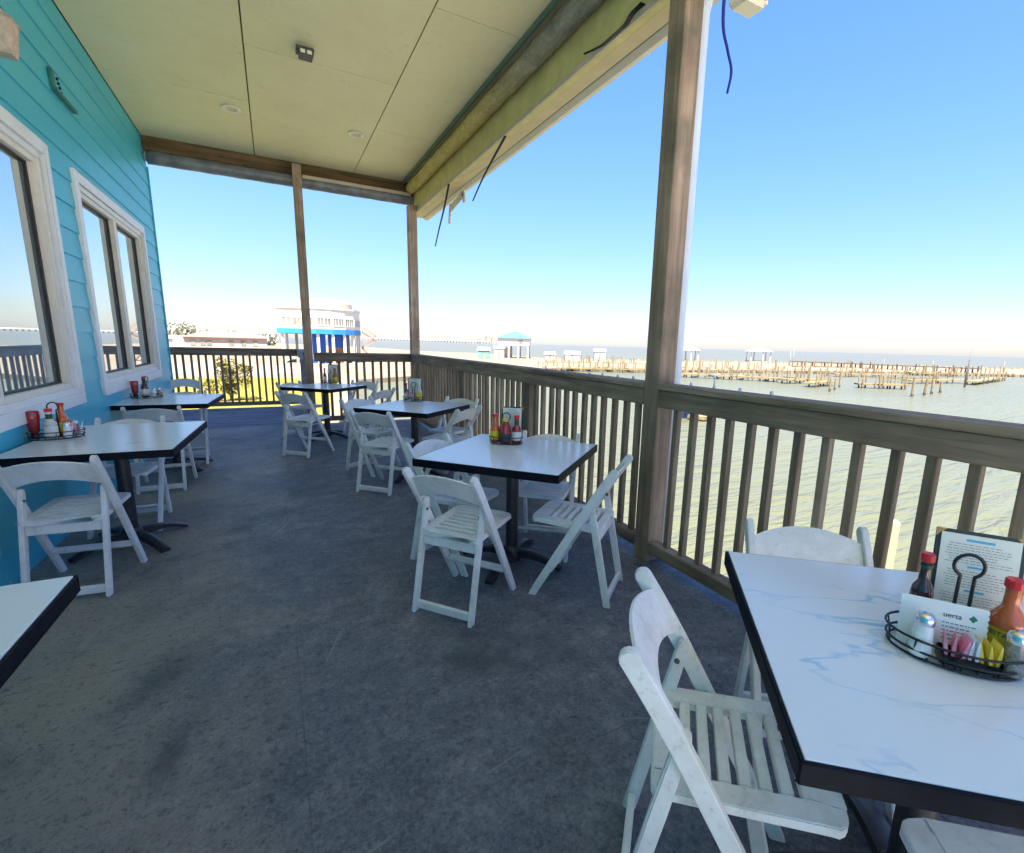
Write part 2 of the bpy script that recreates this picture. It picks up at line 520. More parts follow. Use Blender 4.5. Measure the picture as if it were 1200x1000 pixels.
# ------------------------------------------------------------------ mesh builder
class MB:
    def __init__(self):
        self.bm = bmesh.new()
        self.T = Matrix.Identity(4)

    def v(self, co):
        return self.bm.verts.new(self.T @ Vector(co))

    def face(self, vs, mi=0):
        try:
            f = self.bm.faces.new(vs)
            f.material_index = mi
            return f
        except ValueError:
            return None

    def poly(self, cos, mi=0):
        return self.face([self.v(c) for c in cos], mi)

    def box(self, x0, x1, y0, y1, z0, z1, mi=0):
        vs = [self.v((x, y, z)) for z in (z0, z1) for y in (y0, y1) for x in (x0, x1)]
        for q in ((0, 2, 3, 1), (4, 5, 7, 6), (0, 1, 5, 4), (1, 3, 7, 5), (3, 2, 6, 7), (2, 0, 4, 6)):
            self.face([vs[i] for i in q], mi)

    def bar(self, p0, p1, w, t, up=(0, 0, 1), mi=0):
        """rectangular bar; w across, t along 'up'"""
        p0, p1 = Vector(p0), Vector(p1)
        d = (p1 - p0).normalized()
        s = d.cross(Vector(up))
        if s.length < 1e-6:
            s = d.cross(Vector((1, 0, 0)))
        s.normalize()
        u = s.cross(d).normalized()
        self.loft([[p + s * a * w / 2 + u * c * t / 2 for a, c in ((-1, -1), (1, -1), (1, 1), (-1, 1))] for p in (p0, p1)], mi)

    def loft(self, rings, mi=0, caps=True, closed=True):
        vr = [[self.v(c) for c in r] for r in rings]
        n = len(vr[0])
        for a, b in zip(vr, vr[1:]):
            for i in range(n if closed else n - 1):
                j = (i + 1) % n
                self.face([a[i], a[j], b[j], b[i]], mi)
        if caps and closed:
            self.face(list(reversed(vr[0])), mi)
            self.face(vr[-1], mi)

    def tube(self, pts, r, seg=8, mi=0, closed=False):
        pts = [Vector(p) for p in pts]
        rad = r if isinstance(r, (list, tuple)) else [r] * len(pts)
        rings = []
        n = len(pts)
        prev = None
        for i, p in enumerate(pts):
            if closed:
                d = (pts[(i + 1) % n] - pts[i - 1])
            else:
                d = pts[min(i + 1, n - 1)] - pts[max(i - 1, 0)]
            d.normalize()
            if prev is None:
                a = Vector((0, 0, 1)) if abs(d.z) < 0.9 else Vector((1, 0, 0))
                s = d.cross(a).normalized()
            else:
                s = (prev - d * prev.dot(d)).normalized()
            prev = s
            u = d.cross(s)
            rings.append([p + (s * math.cos(t) + u * math.sin(t)) * rad[i] for t in [2 * math.pi * k / seg for k in range(seg)]])
        if closed:
            rings.append(rings[0])
            self.loft(rings, mi, caps=False)
        else:
            self.loft(rings, mi)

    def lathe(self, prof, c=(0, 0, 0), seg=20, mi=0, caps=True):
        rings = [[(c[0] + r * math.cos(t), c[1] + r * math.sin(t), c[2] + z) for t in [2 * math.pi * k / seg for k in range(seg)]] for r, z in prof]
        self.loft(rings, mi, caps)

    def prism(self, poly, z0, z1, mi=0):
        self.loft([[(x, y, z) for x, y in poly] for z in (z0, z1)], mi)

    def build(self, name, mat, parent=None, smooth=False, bevel=0.0, seg=1):
        bm = self.bm
        bmesh.ops.remove_doubles(bm, verts=bm.verts, dist=1e-6)
        bmesh.ops.recalc_face_normals(bm, faces=bm.faces)
        if bevel:
            ed = [e for e in bm.edges if len(e.link_faces) == 2 and e.calc_face_angle(0) > 0.6]
            bmesh.ops.bevel(bm, geom=ed, offset=bevel, segments=seg, affect='EDGES', clamp_overlap=True)
        me = bpy.data.meshes.new(name)
        bm.to_mesh(me)
        bm.free()
        for mn in ([mat] if isinstance(mat, str) else mat):
            me.materials.append(MATS[mn])
        if smooth:
            for p in me.polygons:
                p.use_smooth = True
            if smooth != 'all':
                try:
                    me.set_sharp_from_angle(angle=R(smooth if smooth is not True else 40))
                except Exception:
                    pass
        o = bpy.data.objects.new(name, me)
        COL.objects.link(o)
        if parent:
            o.parent = parent
        return o


def shift(mb_or_obj, v):
    """move a mesh built in world coordinates under a root that stands at v"""
    mb_or_obj.data.transform(Matrix.Translation(-Vector(v)))
    return mb_or_obj


def tag(o, label, cat, group=None, kind=None):
    o['label'] = label
    o['category'] = cat
    if group:
        o['group'] = group
    if kind:
        o['kind'] = kind
    return o


def structure(o, label, cat):
    return tag(o, label, cat, None, 'structure')


def thing(name, loc, label, cat, group=None, rz=0.0):
    o = bpy.data.objects.new(name, None)
    o.empty_display_size = 0.1
    COL.objects.link(o)
    o.location = loc
    o.rotation_euler = (0, 0, rz)
    return tag(o, label, cat, group)


def copy_tree(o, parent=None):
    c = o.copy()
    COL.objects.link(c)
    if parent:
        c.parent = parent
    for ch in o.children:
        copy_tree(ch, c)
    return c


# ------------------------------------------------------------------ the deck
WX = -1.37            # face of the siding
CEIL = 4.0
mb = MB()
mb.box(WX - 0.02, 2.28, -1.7, 8.76, -0.16, 0.0)
o = mb.build('deck_floor', 'deck_coating')
structure(o, 'dark blue grey worn coating of the covered restaurant deck floor', 'floor')

mb = MB()
mb.box(-14, 7, -22, -1.72, -0.2, -0.004)  # added, unseen slab that bounces sunlight in under the roof
o = mb.build('bounce_slab', 'bounce_concrete')
structure(o, 'added pale concrete slab that bounces sunlight under the porch roof', 'bounce_slab')

mb = MB()
y = 8.765
while y < 11.25:
    mb.box(-4.0, 0.62, y, y + 0.135, -0.05, rng.uniform(-0.005, 0.001))
    y += 0.141
o = mb.build('plank_walkway', 'plank_wood_x', bevel=0.003)
structure(o, 'grey painted plank walkway beyond the end of the covered deck', 'walkway')

mb = MB()
mb.box(2.285, 2.32, -1.7, 8.76, -0.30, 0.03)
mb.box(0.63, 2.28, 8.765, 8.80, -0.30, -0.002)
o = mb.build('deck_edge_board', 'weathered_wood_y')
structure(o, 'weathered edge board of the deck under the railing', 'edge board')

# ------------------------------------------------------------------ restaurant building
bld = thing('restaurant_building', (WX, 3.0, 0.0), 'turquoise lap sided restaurant wall with white framed windows along the deck', 'building')
BL = bld.location.copy()
WINS = [(2.57, 5.10, 0.85, 2.72), (5.63, 8.16, 0.85, 2.72), (-1.2, 1.33, 0.85, 2.72)]
mb = MB()
z = 0.0
Y0, Y1 = -3.5, 8.96
while z < CEIL - 0.01:
    zt = min(z + 0.2, CEIL)
    cuts = sorted({z, zt} | {w for W in WINS for w in (W[2] + 0.03, W[3] - 0.03) if z < w < zt})
    for a, b in zip(cuts, cuts[1:]):
        segs = [(Y0, Y1)]
        for W in WINS:
            if W[2] + 0.02 < (a + b) / 2 < W[3] - 0.02:
                ns = []
                for s, e in segs:
                    if W[0] > s and W[1] < e:
                        ns += [(s, W[0] + 0.03), (W[1] - 0.03, e)]
                    else:
                        ns.append((s, e))
                segs = ns

        def xo(q):
            return WX + 0.011 * (1 - (q - z) / 0.2)
        for s, e in segs:
            mb.loft([[(xo(a), yy, a), (WX - 0.03, yy, a), (WX - 0.03, yy, b), (xo(b), yy, b)] for yy in (s, e)])
    z += 0.2
shift(mb.build('siding_wall', 'siding_paint', bld), BL)
mb = MB()
mb.box(WX - 6, WX - 0.035, 8.90, 8.95, 0, CEIL)
mb.box(WX - 0.30, WX - 0.25, -3.5, 8.9, 0, CEIL)
shift(mb.build('end_wall', 'siding_paint', bld), BL)
mb = MB()
mb.box(WX - 0.04, WX + 0.022, 8.962, 8.985, 0.0, CEIL - 0.35)
shift(mb.build('corner_board', 'siding_paint', bld), BL)


def window(Wn, label):
    y0, y1, z0, z1 = Wn
    t = 0.085
    mb = MB()
    x0, x1 = WX - 0.01, WX + 0.032
    mb.box(x0, x1, y0, y0 + t, z0, z1)
    mb.box(x0, x1, y1 - t, y1, z0, z1)
    mb.box(x0, x1, y0 + t, y1 - t, z1 - t, z1)
    mb.box(x0, x1, y0 + t, y1 - t, z0, z0 + t)
    w = shift(mb.build('window', 'trim_white', bld, bevel=0.003), BL)
    # recessed jamb
    iy0, iy1, iz0, iz1 = y0 + t, y1 - t, z0 + t, z1 - t
    mb = MB()
    a, b = WX - 0.075, WX + 0.012
    q = 0.045
    mb.box(a, b, iy0, iy0 + q, iz0, iz1)
    mb.box(a, b, iy1 - q, iy1, iz0, iz1)
    mb.box(a, b, iy0 + q, iy1 - q, iz1 - q, iz1)
    mb.box(a, b, iy0 + q, iy1 - q, iz0, iz0 + q)
    shift(mb.build('jamb', 'trim_white', w, bevel=0.004), BL)
    iy0 += q; iy1 -= q; iz0 += q; iz1 -= q
    ym = (iy0 + iy1) / 2
    mb = MB()
    c, d = WX - 0.085, WX - 0.005
    s = 0.06
    mb.box(c, d, iy0, iy0 + s, iz0, iz1)
    mb.box(c, d, iy1 - s, iy1, iz0, iz1)
    mb.box(c, d, ym - s, ym + s, iz0, iz1)
    for u, v in ((iy0 + s, ym - s), (ym + s, iy1 - s)):
        mb.box(c, d, u, v, iz0, iz0 + s * 0.7)
        mb.box(c, d, u, v, iz1 - s * 0.7, iz1)
    shift(mb.build('frame', 'sash_beige', w, bevel=0.003), BL)
    for u, v in ((iy0 + s, ym - s), (ym + s, iy1 - s)):
        g = 0.022
        mb = MB()
        k0, k1 = iz0 + s * 0.7, iz1 - s * 0.7
        mb.box(WX - 0.0595, WX - 0.042, u, u + g, k0, k1)
        mb.box(WX - 0.0595, WX - 0.042, v - g, v, k0, k1)
        mb.box(WX - 0.0595, WX - 0.042, u + g, v - g, k0, k0 + g * .6)
        mb.box(WX - 0.0595, WX - 0.042, u + g, v - g, k1 - g * .6, k1)
        shift(mb.build('gasket', 'gasket_black', w), BL)
        mb = MB()
        mb.box(WX - 0.075, WX - 0.060, u + g, v - g, k0 + g * .6, k1 - g * .6)
        shift(mb.build('pane', 'window_glass', w), BL)


for W in WINS[:2]:
    window(W, '')

# small things on the wall
t = thing('wall_lantern', (WX, 4.40, 3.10), 'beige wall lantern cut off by the left edge above the window', 'lamp')
mb = MB()
mb.box(0.0, 0.025, -0.055, 0.055, -0.10, 0.12)
mb.build('back_plate', 'lantern_beige', t, bevel=0.004)
mb = MB()
mb.loft([[(0.03 + 0.09 * 0 + r * c + 0.06, r * s, zz) for c, s in ((1, 1), (-1, 1), (-1, -1), (1, -1))] for r, zz in ((0.045, -0.10), (0.062, 0.08), (0.075, 0.085), (0.02, 0.14))])
mb.build('lamp_shade', 'lantern_beige', t, bevel=0.003)
t = thing('shelf_bracket', (WX, 5.66, 3.27), 'small dark green L shaped bracket left on the wall above the windows', 'bracket')
mb = MB()
mb.box(0.008, 0.05, -0.22, 0.24, -0.06, -0.035)
mb.box(0.008, 0.03, -0.22, -0.16, -0.034, 0.10)
mb.build('bracket_arm', 'bracket_green', t, bevel=0.002)
mb = MB()
for k, zz in enumerate((0.0, 0.03, 0.055, 0.08)):
    mb.box(0.006, 0.018, 0.02 - k * 0.02, 0.035 - k * 0.02, zz, zz + 0.018)
mb.build('screw_stub', 'gasket_black', t)

# ------------------------------------------------------------------ porch roof
porch = thing('porch_roof', (0.4, 3.0, CEIL), 'cream painted porch roof with panelled ceiling, beams and gutter over the deck', 'roof')
PL = porch.location.copy()
mb = MB()
seam = 0.010
xs = [WX, -0.06, 1.30, 2.34]
offs = {0: [-1.7, 1.75, 4.35, 6.95, 8.9], 1: [-1.7, 0.5, 3.1, 5.70, 8.3, 8.9], 2: [-1.7, 1.7, 4.31, 6.92, 8.9]}
for i in range(3):
    for a, b in zip(offs[i], offs[i][1:]):
        dz = rng.uniform(0, 0.004)
        mb.box(xs[i] + seam, xs[i + 1] - seam * .2, a + seam, b - seam * .2, CEIL + dz, CEIL + 0.02)
mb2 = MB()
mb2.box(WX - 6.5, 2.6, -1.7, 10.15, CEIL + 0.024, CEIL + 0.12)  # near end cut back for light; unseen far overhang added for shade
shift(mb2.build('roof_deck_and_shade', 'dark_beam_wood_y', porch), PL)
shift(mb.build('ceiling', 'ceiling_paint', porch), PL)
mb = MB()
mb.box(2.25, 2.31, -1.7, 8.86, 3.505, 3.985)
shift(mb.build('side_beam', 'beam_yellow', porch, bevel=0.003), PL)
mb = MB()
mb.box(2.228, 2.248, -1.7, 8.7, 3.50, 3.54)
shift(mb.build('track_strip', 'header_strip', porch, bevel=0.003), PL)
mb = MB()
mb.box(2.312, 2.43, -1.7, 8.95, 3.508, 3.53)
shift(mb.build('soffit', 'soffit_tan', porch), PL)
mb = MB()
mb.box(2.432, 2.45, -1.7, 8.95, 3.515, 3.55)
shift(mb.build('drip_groove', 'soffit_green', porch), PL)
mb = MB()
prof = [(2.452, 3.52), (2.50, 3.49), (2.545, 3.495), (2.60, 3.56), (2.61, 3.64), (2.59, 3.645), (2.452, 3.64)]
mb.loft([[(x, yy, z) for x, z in prof] for yy in (-1.7, 9.0)])
shift(mb.build('gutter', 'gutter_cream', porch), PL)
# far header: dark timber, pale strip
mb = MB()
mb.box(WX + 0.012, 2.24, 8.80, 8.88, 3.825, 3.9995)
shift(mb.build('header_beam', 'dark_beam_wood_x', porch, bevel=0.004), PL)
mb = MB()
mb.box(0.56, 2.20, 8.775, 8.798, 3.79, 3.838)
shift(mb.build('header_strip', 'header_strip', porch, bevel=0.003), PL)
mb = MB()
for k in range(1):
    mb.tube([(WX + 0.04 + i * 0.12, 8.86, 3.75 + 0.001 * math.sin(i * 1.9)) for i in range(31)], [0.09 + 0.002 * math.sin(i * 2.3) for i in range(31)], 12)
o = mb.build('rolled_curtain', 'vinyl_dark', None, smooth='all')
tag(o, 'dark grey rolled up curtain under the header beam at the far end', 'curtain', 'rolled weather curtains')
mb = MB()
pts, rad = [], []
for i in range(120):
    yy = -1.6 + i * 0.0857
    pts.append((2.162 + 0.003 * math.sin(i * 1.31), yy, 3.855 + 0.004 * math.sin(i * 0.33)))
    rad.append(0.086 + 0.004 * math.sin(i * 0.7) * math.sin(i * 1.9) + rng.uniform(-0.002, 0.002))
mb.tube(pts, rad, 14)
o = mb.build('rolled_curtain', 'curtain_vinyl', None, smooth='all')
tag(o, 'crinkled clear vinyl curtain rolled up along the yellow side beam, far end painted as lit', 'curtain', 'rolled weather curtains')
mb = MB()
mb.box(2.06, 2.085, -1.7, 8.78, 3.95, 3.998)
shift(mb.build('ceiling_trim', 'soffit_green', porch), PL)


def ceiling_lamp(x, y, label):
    t = thing('recessed_light', (x, y, CEIL), label, 'ceiling light', 'recessed ceiling lights')
    mb = MB()
    mb.lathe([(0.062, -0.002), (0.095, -0.003), (0.100, -0.012), (0.090, -0.018), (0.064, -0.012)], seg=28, caps=False)
    mb.build('trim_ring', 'lamp_trim', t, smooth=50)
    mb = MB()
    mb.lathe([(0.063, -0.010), (0.045, -0.004), (0.001, -0.003)], seg=24, caps=False)
    mb.build('lens', 'lamp_inside', t, smooth='all')


ceiling_lamp(-0.244, 7.246, 'round recessed ceiling light nearer the turquoise wall')
ceiling_lamp(1.116, 7.205, 'round recessed ceiling light farther from the turquoise wall')
t = thing('ceiling_fixture', (0.436, 5.494, CEIL), 'small dark square twin lamp fixture on the ceiling', 'light fixture')
mb = MB()
mb.box(-0.075, 0.075, -0.06, 0.06, -0.035, -0.001)
mb.box(-0.055, 0.06, -0.10, 0.03, -0.085, -0.036)
mb.build('housing', 'grey_box', t, bevel=0.006)
for k in (-0.026, 0.03):
    mb = MB()
    mb.box(k - 0.019, k + 0.019, -0.112, -0.101, -0.078, -0.05)
    mb.build('lamp', 'lens_white', t, bevel=0.003)


# ------------------------------------------------------------------ posts
def post(x, y, wx, wy, h, label, mat='post_wood'):
    mb = MB()
    mb.box(-wx / 2, wx / 2, -wy / 2, wy / 2, 0, h)
    o = mb.build('wooden_post', mat, None, bevel=0.006)
    o.location = (x, y, 0)
    return tag(o, label, 'post', 'roof posts')


post(2.135, 2.345, 0.135, 0.135, 3.99, 'thick weathered roof post in the foreground between the two right railings')
post(2.165, 8.62, 0.14, 0.14, 3.60, 'weathered roof post at the far right corner of the deck')
post(0.475, 8.66, 0.12, 0.12, 3.93, 'slim weathered roof post halfway along the far end of the deck')
t = thing('downspout', (2.265, 2.36, -4.0), 'white round drain pipe running down behind the foreground post', 'drain pipe')
mb = MB()
mb.tube([(0, 0, 0), (0, 0, 7.3)], 0.046, 16)
mb.build('pipe', 'pipe_white', t, smooth=50)
mb = MB()
mb.tube([(0, 0, 7.28), (0.02, 0, 7.36), (0.08, -0.0, 7.42), (0.16, 0, 7.45), (0.23, 0, 7.52)], 0.048, 14)
mb.build('elbow', 'pipe_white', t, smooth=50)
mb = MB()
mb.box(2.40, 2.60, 2.16, 2.32, 3.30, 3.485)
o = mb.build('gutter_outlet', 'gutter_cream', None, bevel=0.03, seg=3)
tag(o, 'white gutter outlet box beside the top of the foreground post', 'gutter outlet')
t = thing('gutter_bracket', (2.47, 7.35, 3.46), 'small white hooked bracket under the far end of the gutter', 'bracket')
mb = MB()
mb.bar((0, -0.45, -0.02), (0, 0.15, -0.10), 0.03, 0.10)
mb.bar((0, 0.15, -0.03), (0, 0.22, -0.30), 0.03, 0.06, (0, 1, 0))
mb.bar((0, -0.42, 0.0), (0, -0.45, -0.14), 0.03, 0.08, (0, 1, 0))
mb.build('bracket_plate', 'gutter_cream', t, bevel=0.01)


def strap(pts, label, mat='strap_black', w=0.012):
    mb = MB()
    raw = [Vector(p) for p in pts]
    raw = [raw[0] * 2 - raw[1]] + raw + [raw[-1] * 2 - raw[-2]]
    pts = []
    for i in range(1, len(raw) - 2):             # Catmull-Rom through the given points
        a0, a1, a2, a3 = raw[i - 1:i + 3]
        for q in range(6):
            f = q / 6
            pts.append(0.5 * (2 * a1 + (a2 - a0) * f + (2 * a0 - 5 * a1 + 4 * a2 - a3) * f * f + (3 * a1 - a0 - 3 * a2 + a3) * f ** 3))
    pts.append(raw[-2])
    n = len(pts)
    mb.loft([[p + Vector((a * w * k, b * 0.004, 0)) for a, b in ((-1, -1), (1, -1), (1, 1), (-1, 1))] for p, k in ((pts[i], 1.2 - 0.6 * i / (n - 1)) for i in range(n))])
    o = mb.build('tie_strap', mat, None, smooth=True)
    return tag(o, label, 'strap', 'curtain tie straps')


strap([(2.22, 8.70, 3.52), (2.215, 8.70, 3.30), (2.20, 8.72, 3.12), (2.17, 8.73, 2.88)], 'black strap hanging along the far corner post')
strap([(2.236, 6.86, 3.50), (2.23, 7.05, 3.25), (2.23, 7.3, 3.02), (2.23, 7.52, 2.80)], 'black strap hanging against the sky next to the corner post')
strap([(2.236, 5.0, 3.49), (2.23, 5.3, 3.37), (2.23, 5.62, 3.24), (2.235, 5.95, 3.08)], 'black strap hanging under the middle of the yellow beam')
strap([(2.226, 2.85, 3.56), (2.20, 2.92, 3.53), (2.19, 2.98, 3.49), (2.20, 3.15, 3.50), (2.215, 3.3, 3.52), (2.22, 3.52, 3.57)], 'twisted black strap caught on the near part of the yellow beam', w=0.018)
strap([(2.25, 2.183, 3.5), (2.25, 2.18, 3.15), (2.25, 2.13, 2.98), (2.25, 2.09, 2.86), (2.25, 2.105, 2.76)], 'blue strap hanging in the sky right of the foreground post', 'strap_blue', 0.008)


# ------------------------------------------------------------------ railings
def railing(name, p0, p1, inward, label, posts=(), step=0.133, start=0.09, group='deck railings', h=1.17, cap=True, first=None):
    """p0->p1 along x or y; inward = unit vector towards the deck"""
    p0, p1, inw = Vector(p0), Vector(p1), Vector(inward)
    L = (p1 - p0).length
    d = (p1 - p0).normalized()
    ax = 'x' if abs(d.x) > 0.5 else 'y'
    t = thing(name, p0, label, 'railing', group)
    wd = 'weathered_wood_' + ax

    def bx(a, b, i0, i1, z0, z1):
        mb = MB()
        q = [d * a + inw * i0, d * b + inw * i0, d * b + inw * i1, d * a + inw * i1]
        mb.loft([[(v.x, v.y, z) for v in q] for z in (z0, z1)])
        return mb
    bx(0, L, 0.0, 0.036, 1.035, h - 0.028).build('top_rail', wd, t, bevel=0.004)
    bx(0, L, -0.105, 0.048, h - 0.027, h + 0.008).build('rail_cap', wd, t, bevel=0.005)
    bx(0, L, -0.05, 0.036, 0.066, 0.14).build('bottom_rail', wd, t, bevel=0.004)
    for a in posts:
        bx(a - 0.045, a + 0.045, -0.095, -0.003, 0.0, h - 0.03).build('rail_post', 'weathered_wood_z', t, bevel=0.004)
    mb = bx(-0.019, 0.019, -0.040, -0.002, 0.141, h - 0.03)
    proto = None
    a = start
    while a < L - 0.03:
        if all(abs(a - b) > 0.075 for b in posts):
            if proto is None:
                proto = mb.build('baluster', 'weathered_wood_z', t, bevel=0.003)
                o = proto
            else:
                o = proto.copy()
                COL.objects.link(o)
                o.parent = t
            o.location = d * (a + rng.uniform(-0.004, 0.004))
            o.rotation_euler = (rng.uniform(-0.006, 0.006), rng.uniform(-0.006, 0.006), rng.uniform(-0.04, 0.04))
        a += step
    return t


RX = 2.105
RAIL_NEAR = railing('wooden_railing', (RX, -1.65, 0), (RX, 2.275, 0), (-1, 0, 0), 'nearest weathered railing at the right, beside the foreground table', start=0.086, posts=())
RAIL_LONG = railing('wooden_railing', (RX, 2.415, 0), (RX, 8.55, 0), (-1, 0, 0), 'long weathered railing on the right running from the foreground post to the corner post', posts=(4.15 - 2.415, 6.0 - 2.415), start=0.1)
railing('wooden_railing', (0.55, 8.62, 0), (2.09, 8.62, 0), (0, -1, 0), 'short weathered railing across the far end between the two far posts', start=0.10)
railing('wooden_railing', (-3.2, 11.1, 0), (0.40, 11.1, 0), (0, -1, 0), 'dark weathered railing set back beyond the plank walkway', start=0.06, step=0.118)
t = railing('wooden_railing', (0.44, 8.80, 0), (0.44, 11.15, 0), (-1, 0, 0), 'grey end railing running away along the plank walkway', start=0.2, posts=(0.06,), step=0.2)
for c in t.children:
    c.data.materials[0] = MATS['plank_wood_y']


# ------------------------------------------------------------------ tables
def make_table(sx, sy, loc, rz, label, group):
    t = thing('dining_table', loc, label, 'table', group, rz)
    mb = MB()
    mb.box(-sx / 2 + 0.008, sx / 2 - 0.008, -sy / 2 + 0.008, sy / 2 - 0.008, 0.7, 0.7412)
    mb.build('tabletop', 'marble_laminate', t, bevel=0.001)
    mb = MB()
    e = 0.0075
    a, b = sx / 2, sy / 2
    mb.box(-a, a, -b, -b + e, 0.695, 0.739)
    mb.box(-a, a, b - e, b, 0.695, 0.739)
    mb.box(-a, -a + e, -b + e, b - e, 0.695, 0.739)
    mb.box(a - e, a, -b + e, b - e, 0.695, 0.739)
    mb.build('edge_band', 'black_edge', t, bevel=0.002)
    mb = MB()
    mb.lathe([(0.040, 0.06), (0.040, 0.685)], seg=20)
    mb.box(-0.20, 0.20, -0.03, 0.03, 0.684, 0.6995)
    mb.box(-0.03, 0.03, -0.20, -0.031, 0.684, 0.6995)
    mb.box(-0.03, 0.03, 0.031, 0.20, 0.684, 0.6995)
    mb.build('column', 'black_metal', t, smooth=40)
    mb = MB()
    mb.lathe([(0.062, 0.02), (0.062, 0.085), (0.05, 0.115), (0.041, 0.12)], seg=20)
    for k in range(4):
        an = k * math.pi / 2 + math.pi / 4 if sx == sy else k * math.pi / 2 + 0.75
        if sx == sy:
            an -= math.pi / 4
        c, s = math.cos(an), math.sin(an)
        rings = []
        for i in range(9):
            f = i / 8
            r = 0.055 + 0.285 * f
            zt = 0.095 - 0.07 * f ** 2.2
            zb = max(0.004, zt - 0.045 + 0.02 * f) if i < 8 else 0.002
            w = 0.034 - 0.006 * f
            rings.append([(r * c - q * w * s, r * s + q * w * c, zz) for q, zz in ((-1, zb), (1, zb), (1, zt - 0.006), (0.5, zt), (-0.5, zt), (-1, zt - 0.006))])
        mb.loft(rings)
    mb.build('base', 'black_metal', t, smooth=35)
    return t


GS, GW = 'square tables along the right railing', 'tables along the turquoise wall'
A_NEAR = math.atan2(-0.66, 0.75)
TN = Vector((1.317, 0.42, 0))
TM = Vector((1.27, 2.675, 0))
T2 = Vector((1.235, 4.99, 0))
T3 = Vector((0.60, 7.50, 0))
T1W = Vector((-0.93, 4.03, 0))
T2W = Vector((-0.975, 6.25, 0))
make_table(0.86, 0.86, TN, A_NEAR, 'largest white marble topped table at the right edge of the foreground', GS)
make_table(0.88, 0.88, TM, R(-48), 'square marble topped table standing behind the foreground post, ketchup bottle on it', GS)
make_table(0.84, 0.84, T2, R(-48), 'second square table back along the right railing, in front of the corner post', GS)
make_table(0.80, 0.80, T3, R(-44), 'farthest square table, in front of the slim far post', GS)
make_table(0.80, 1.10, T1W, R(-3), 'white table against the turquoise wall just below the big left window', GW)
make_table(0.80, 0.98, T2W, R(-4), 'farther white table against the turquoise wall below the second window', GW)
make_table(0.80, 1.10, (-0.93, 1.16, 0), R(-1), 'white table cut off in the bottom left corner of the photo', GW)

# ------------------------------------------------------------------ chairs
Wd = 0.207


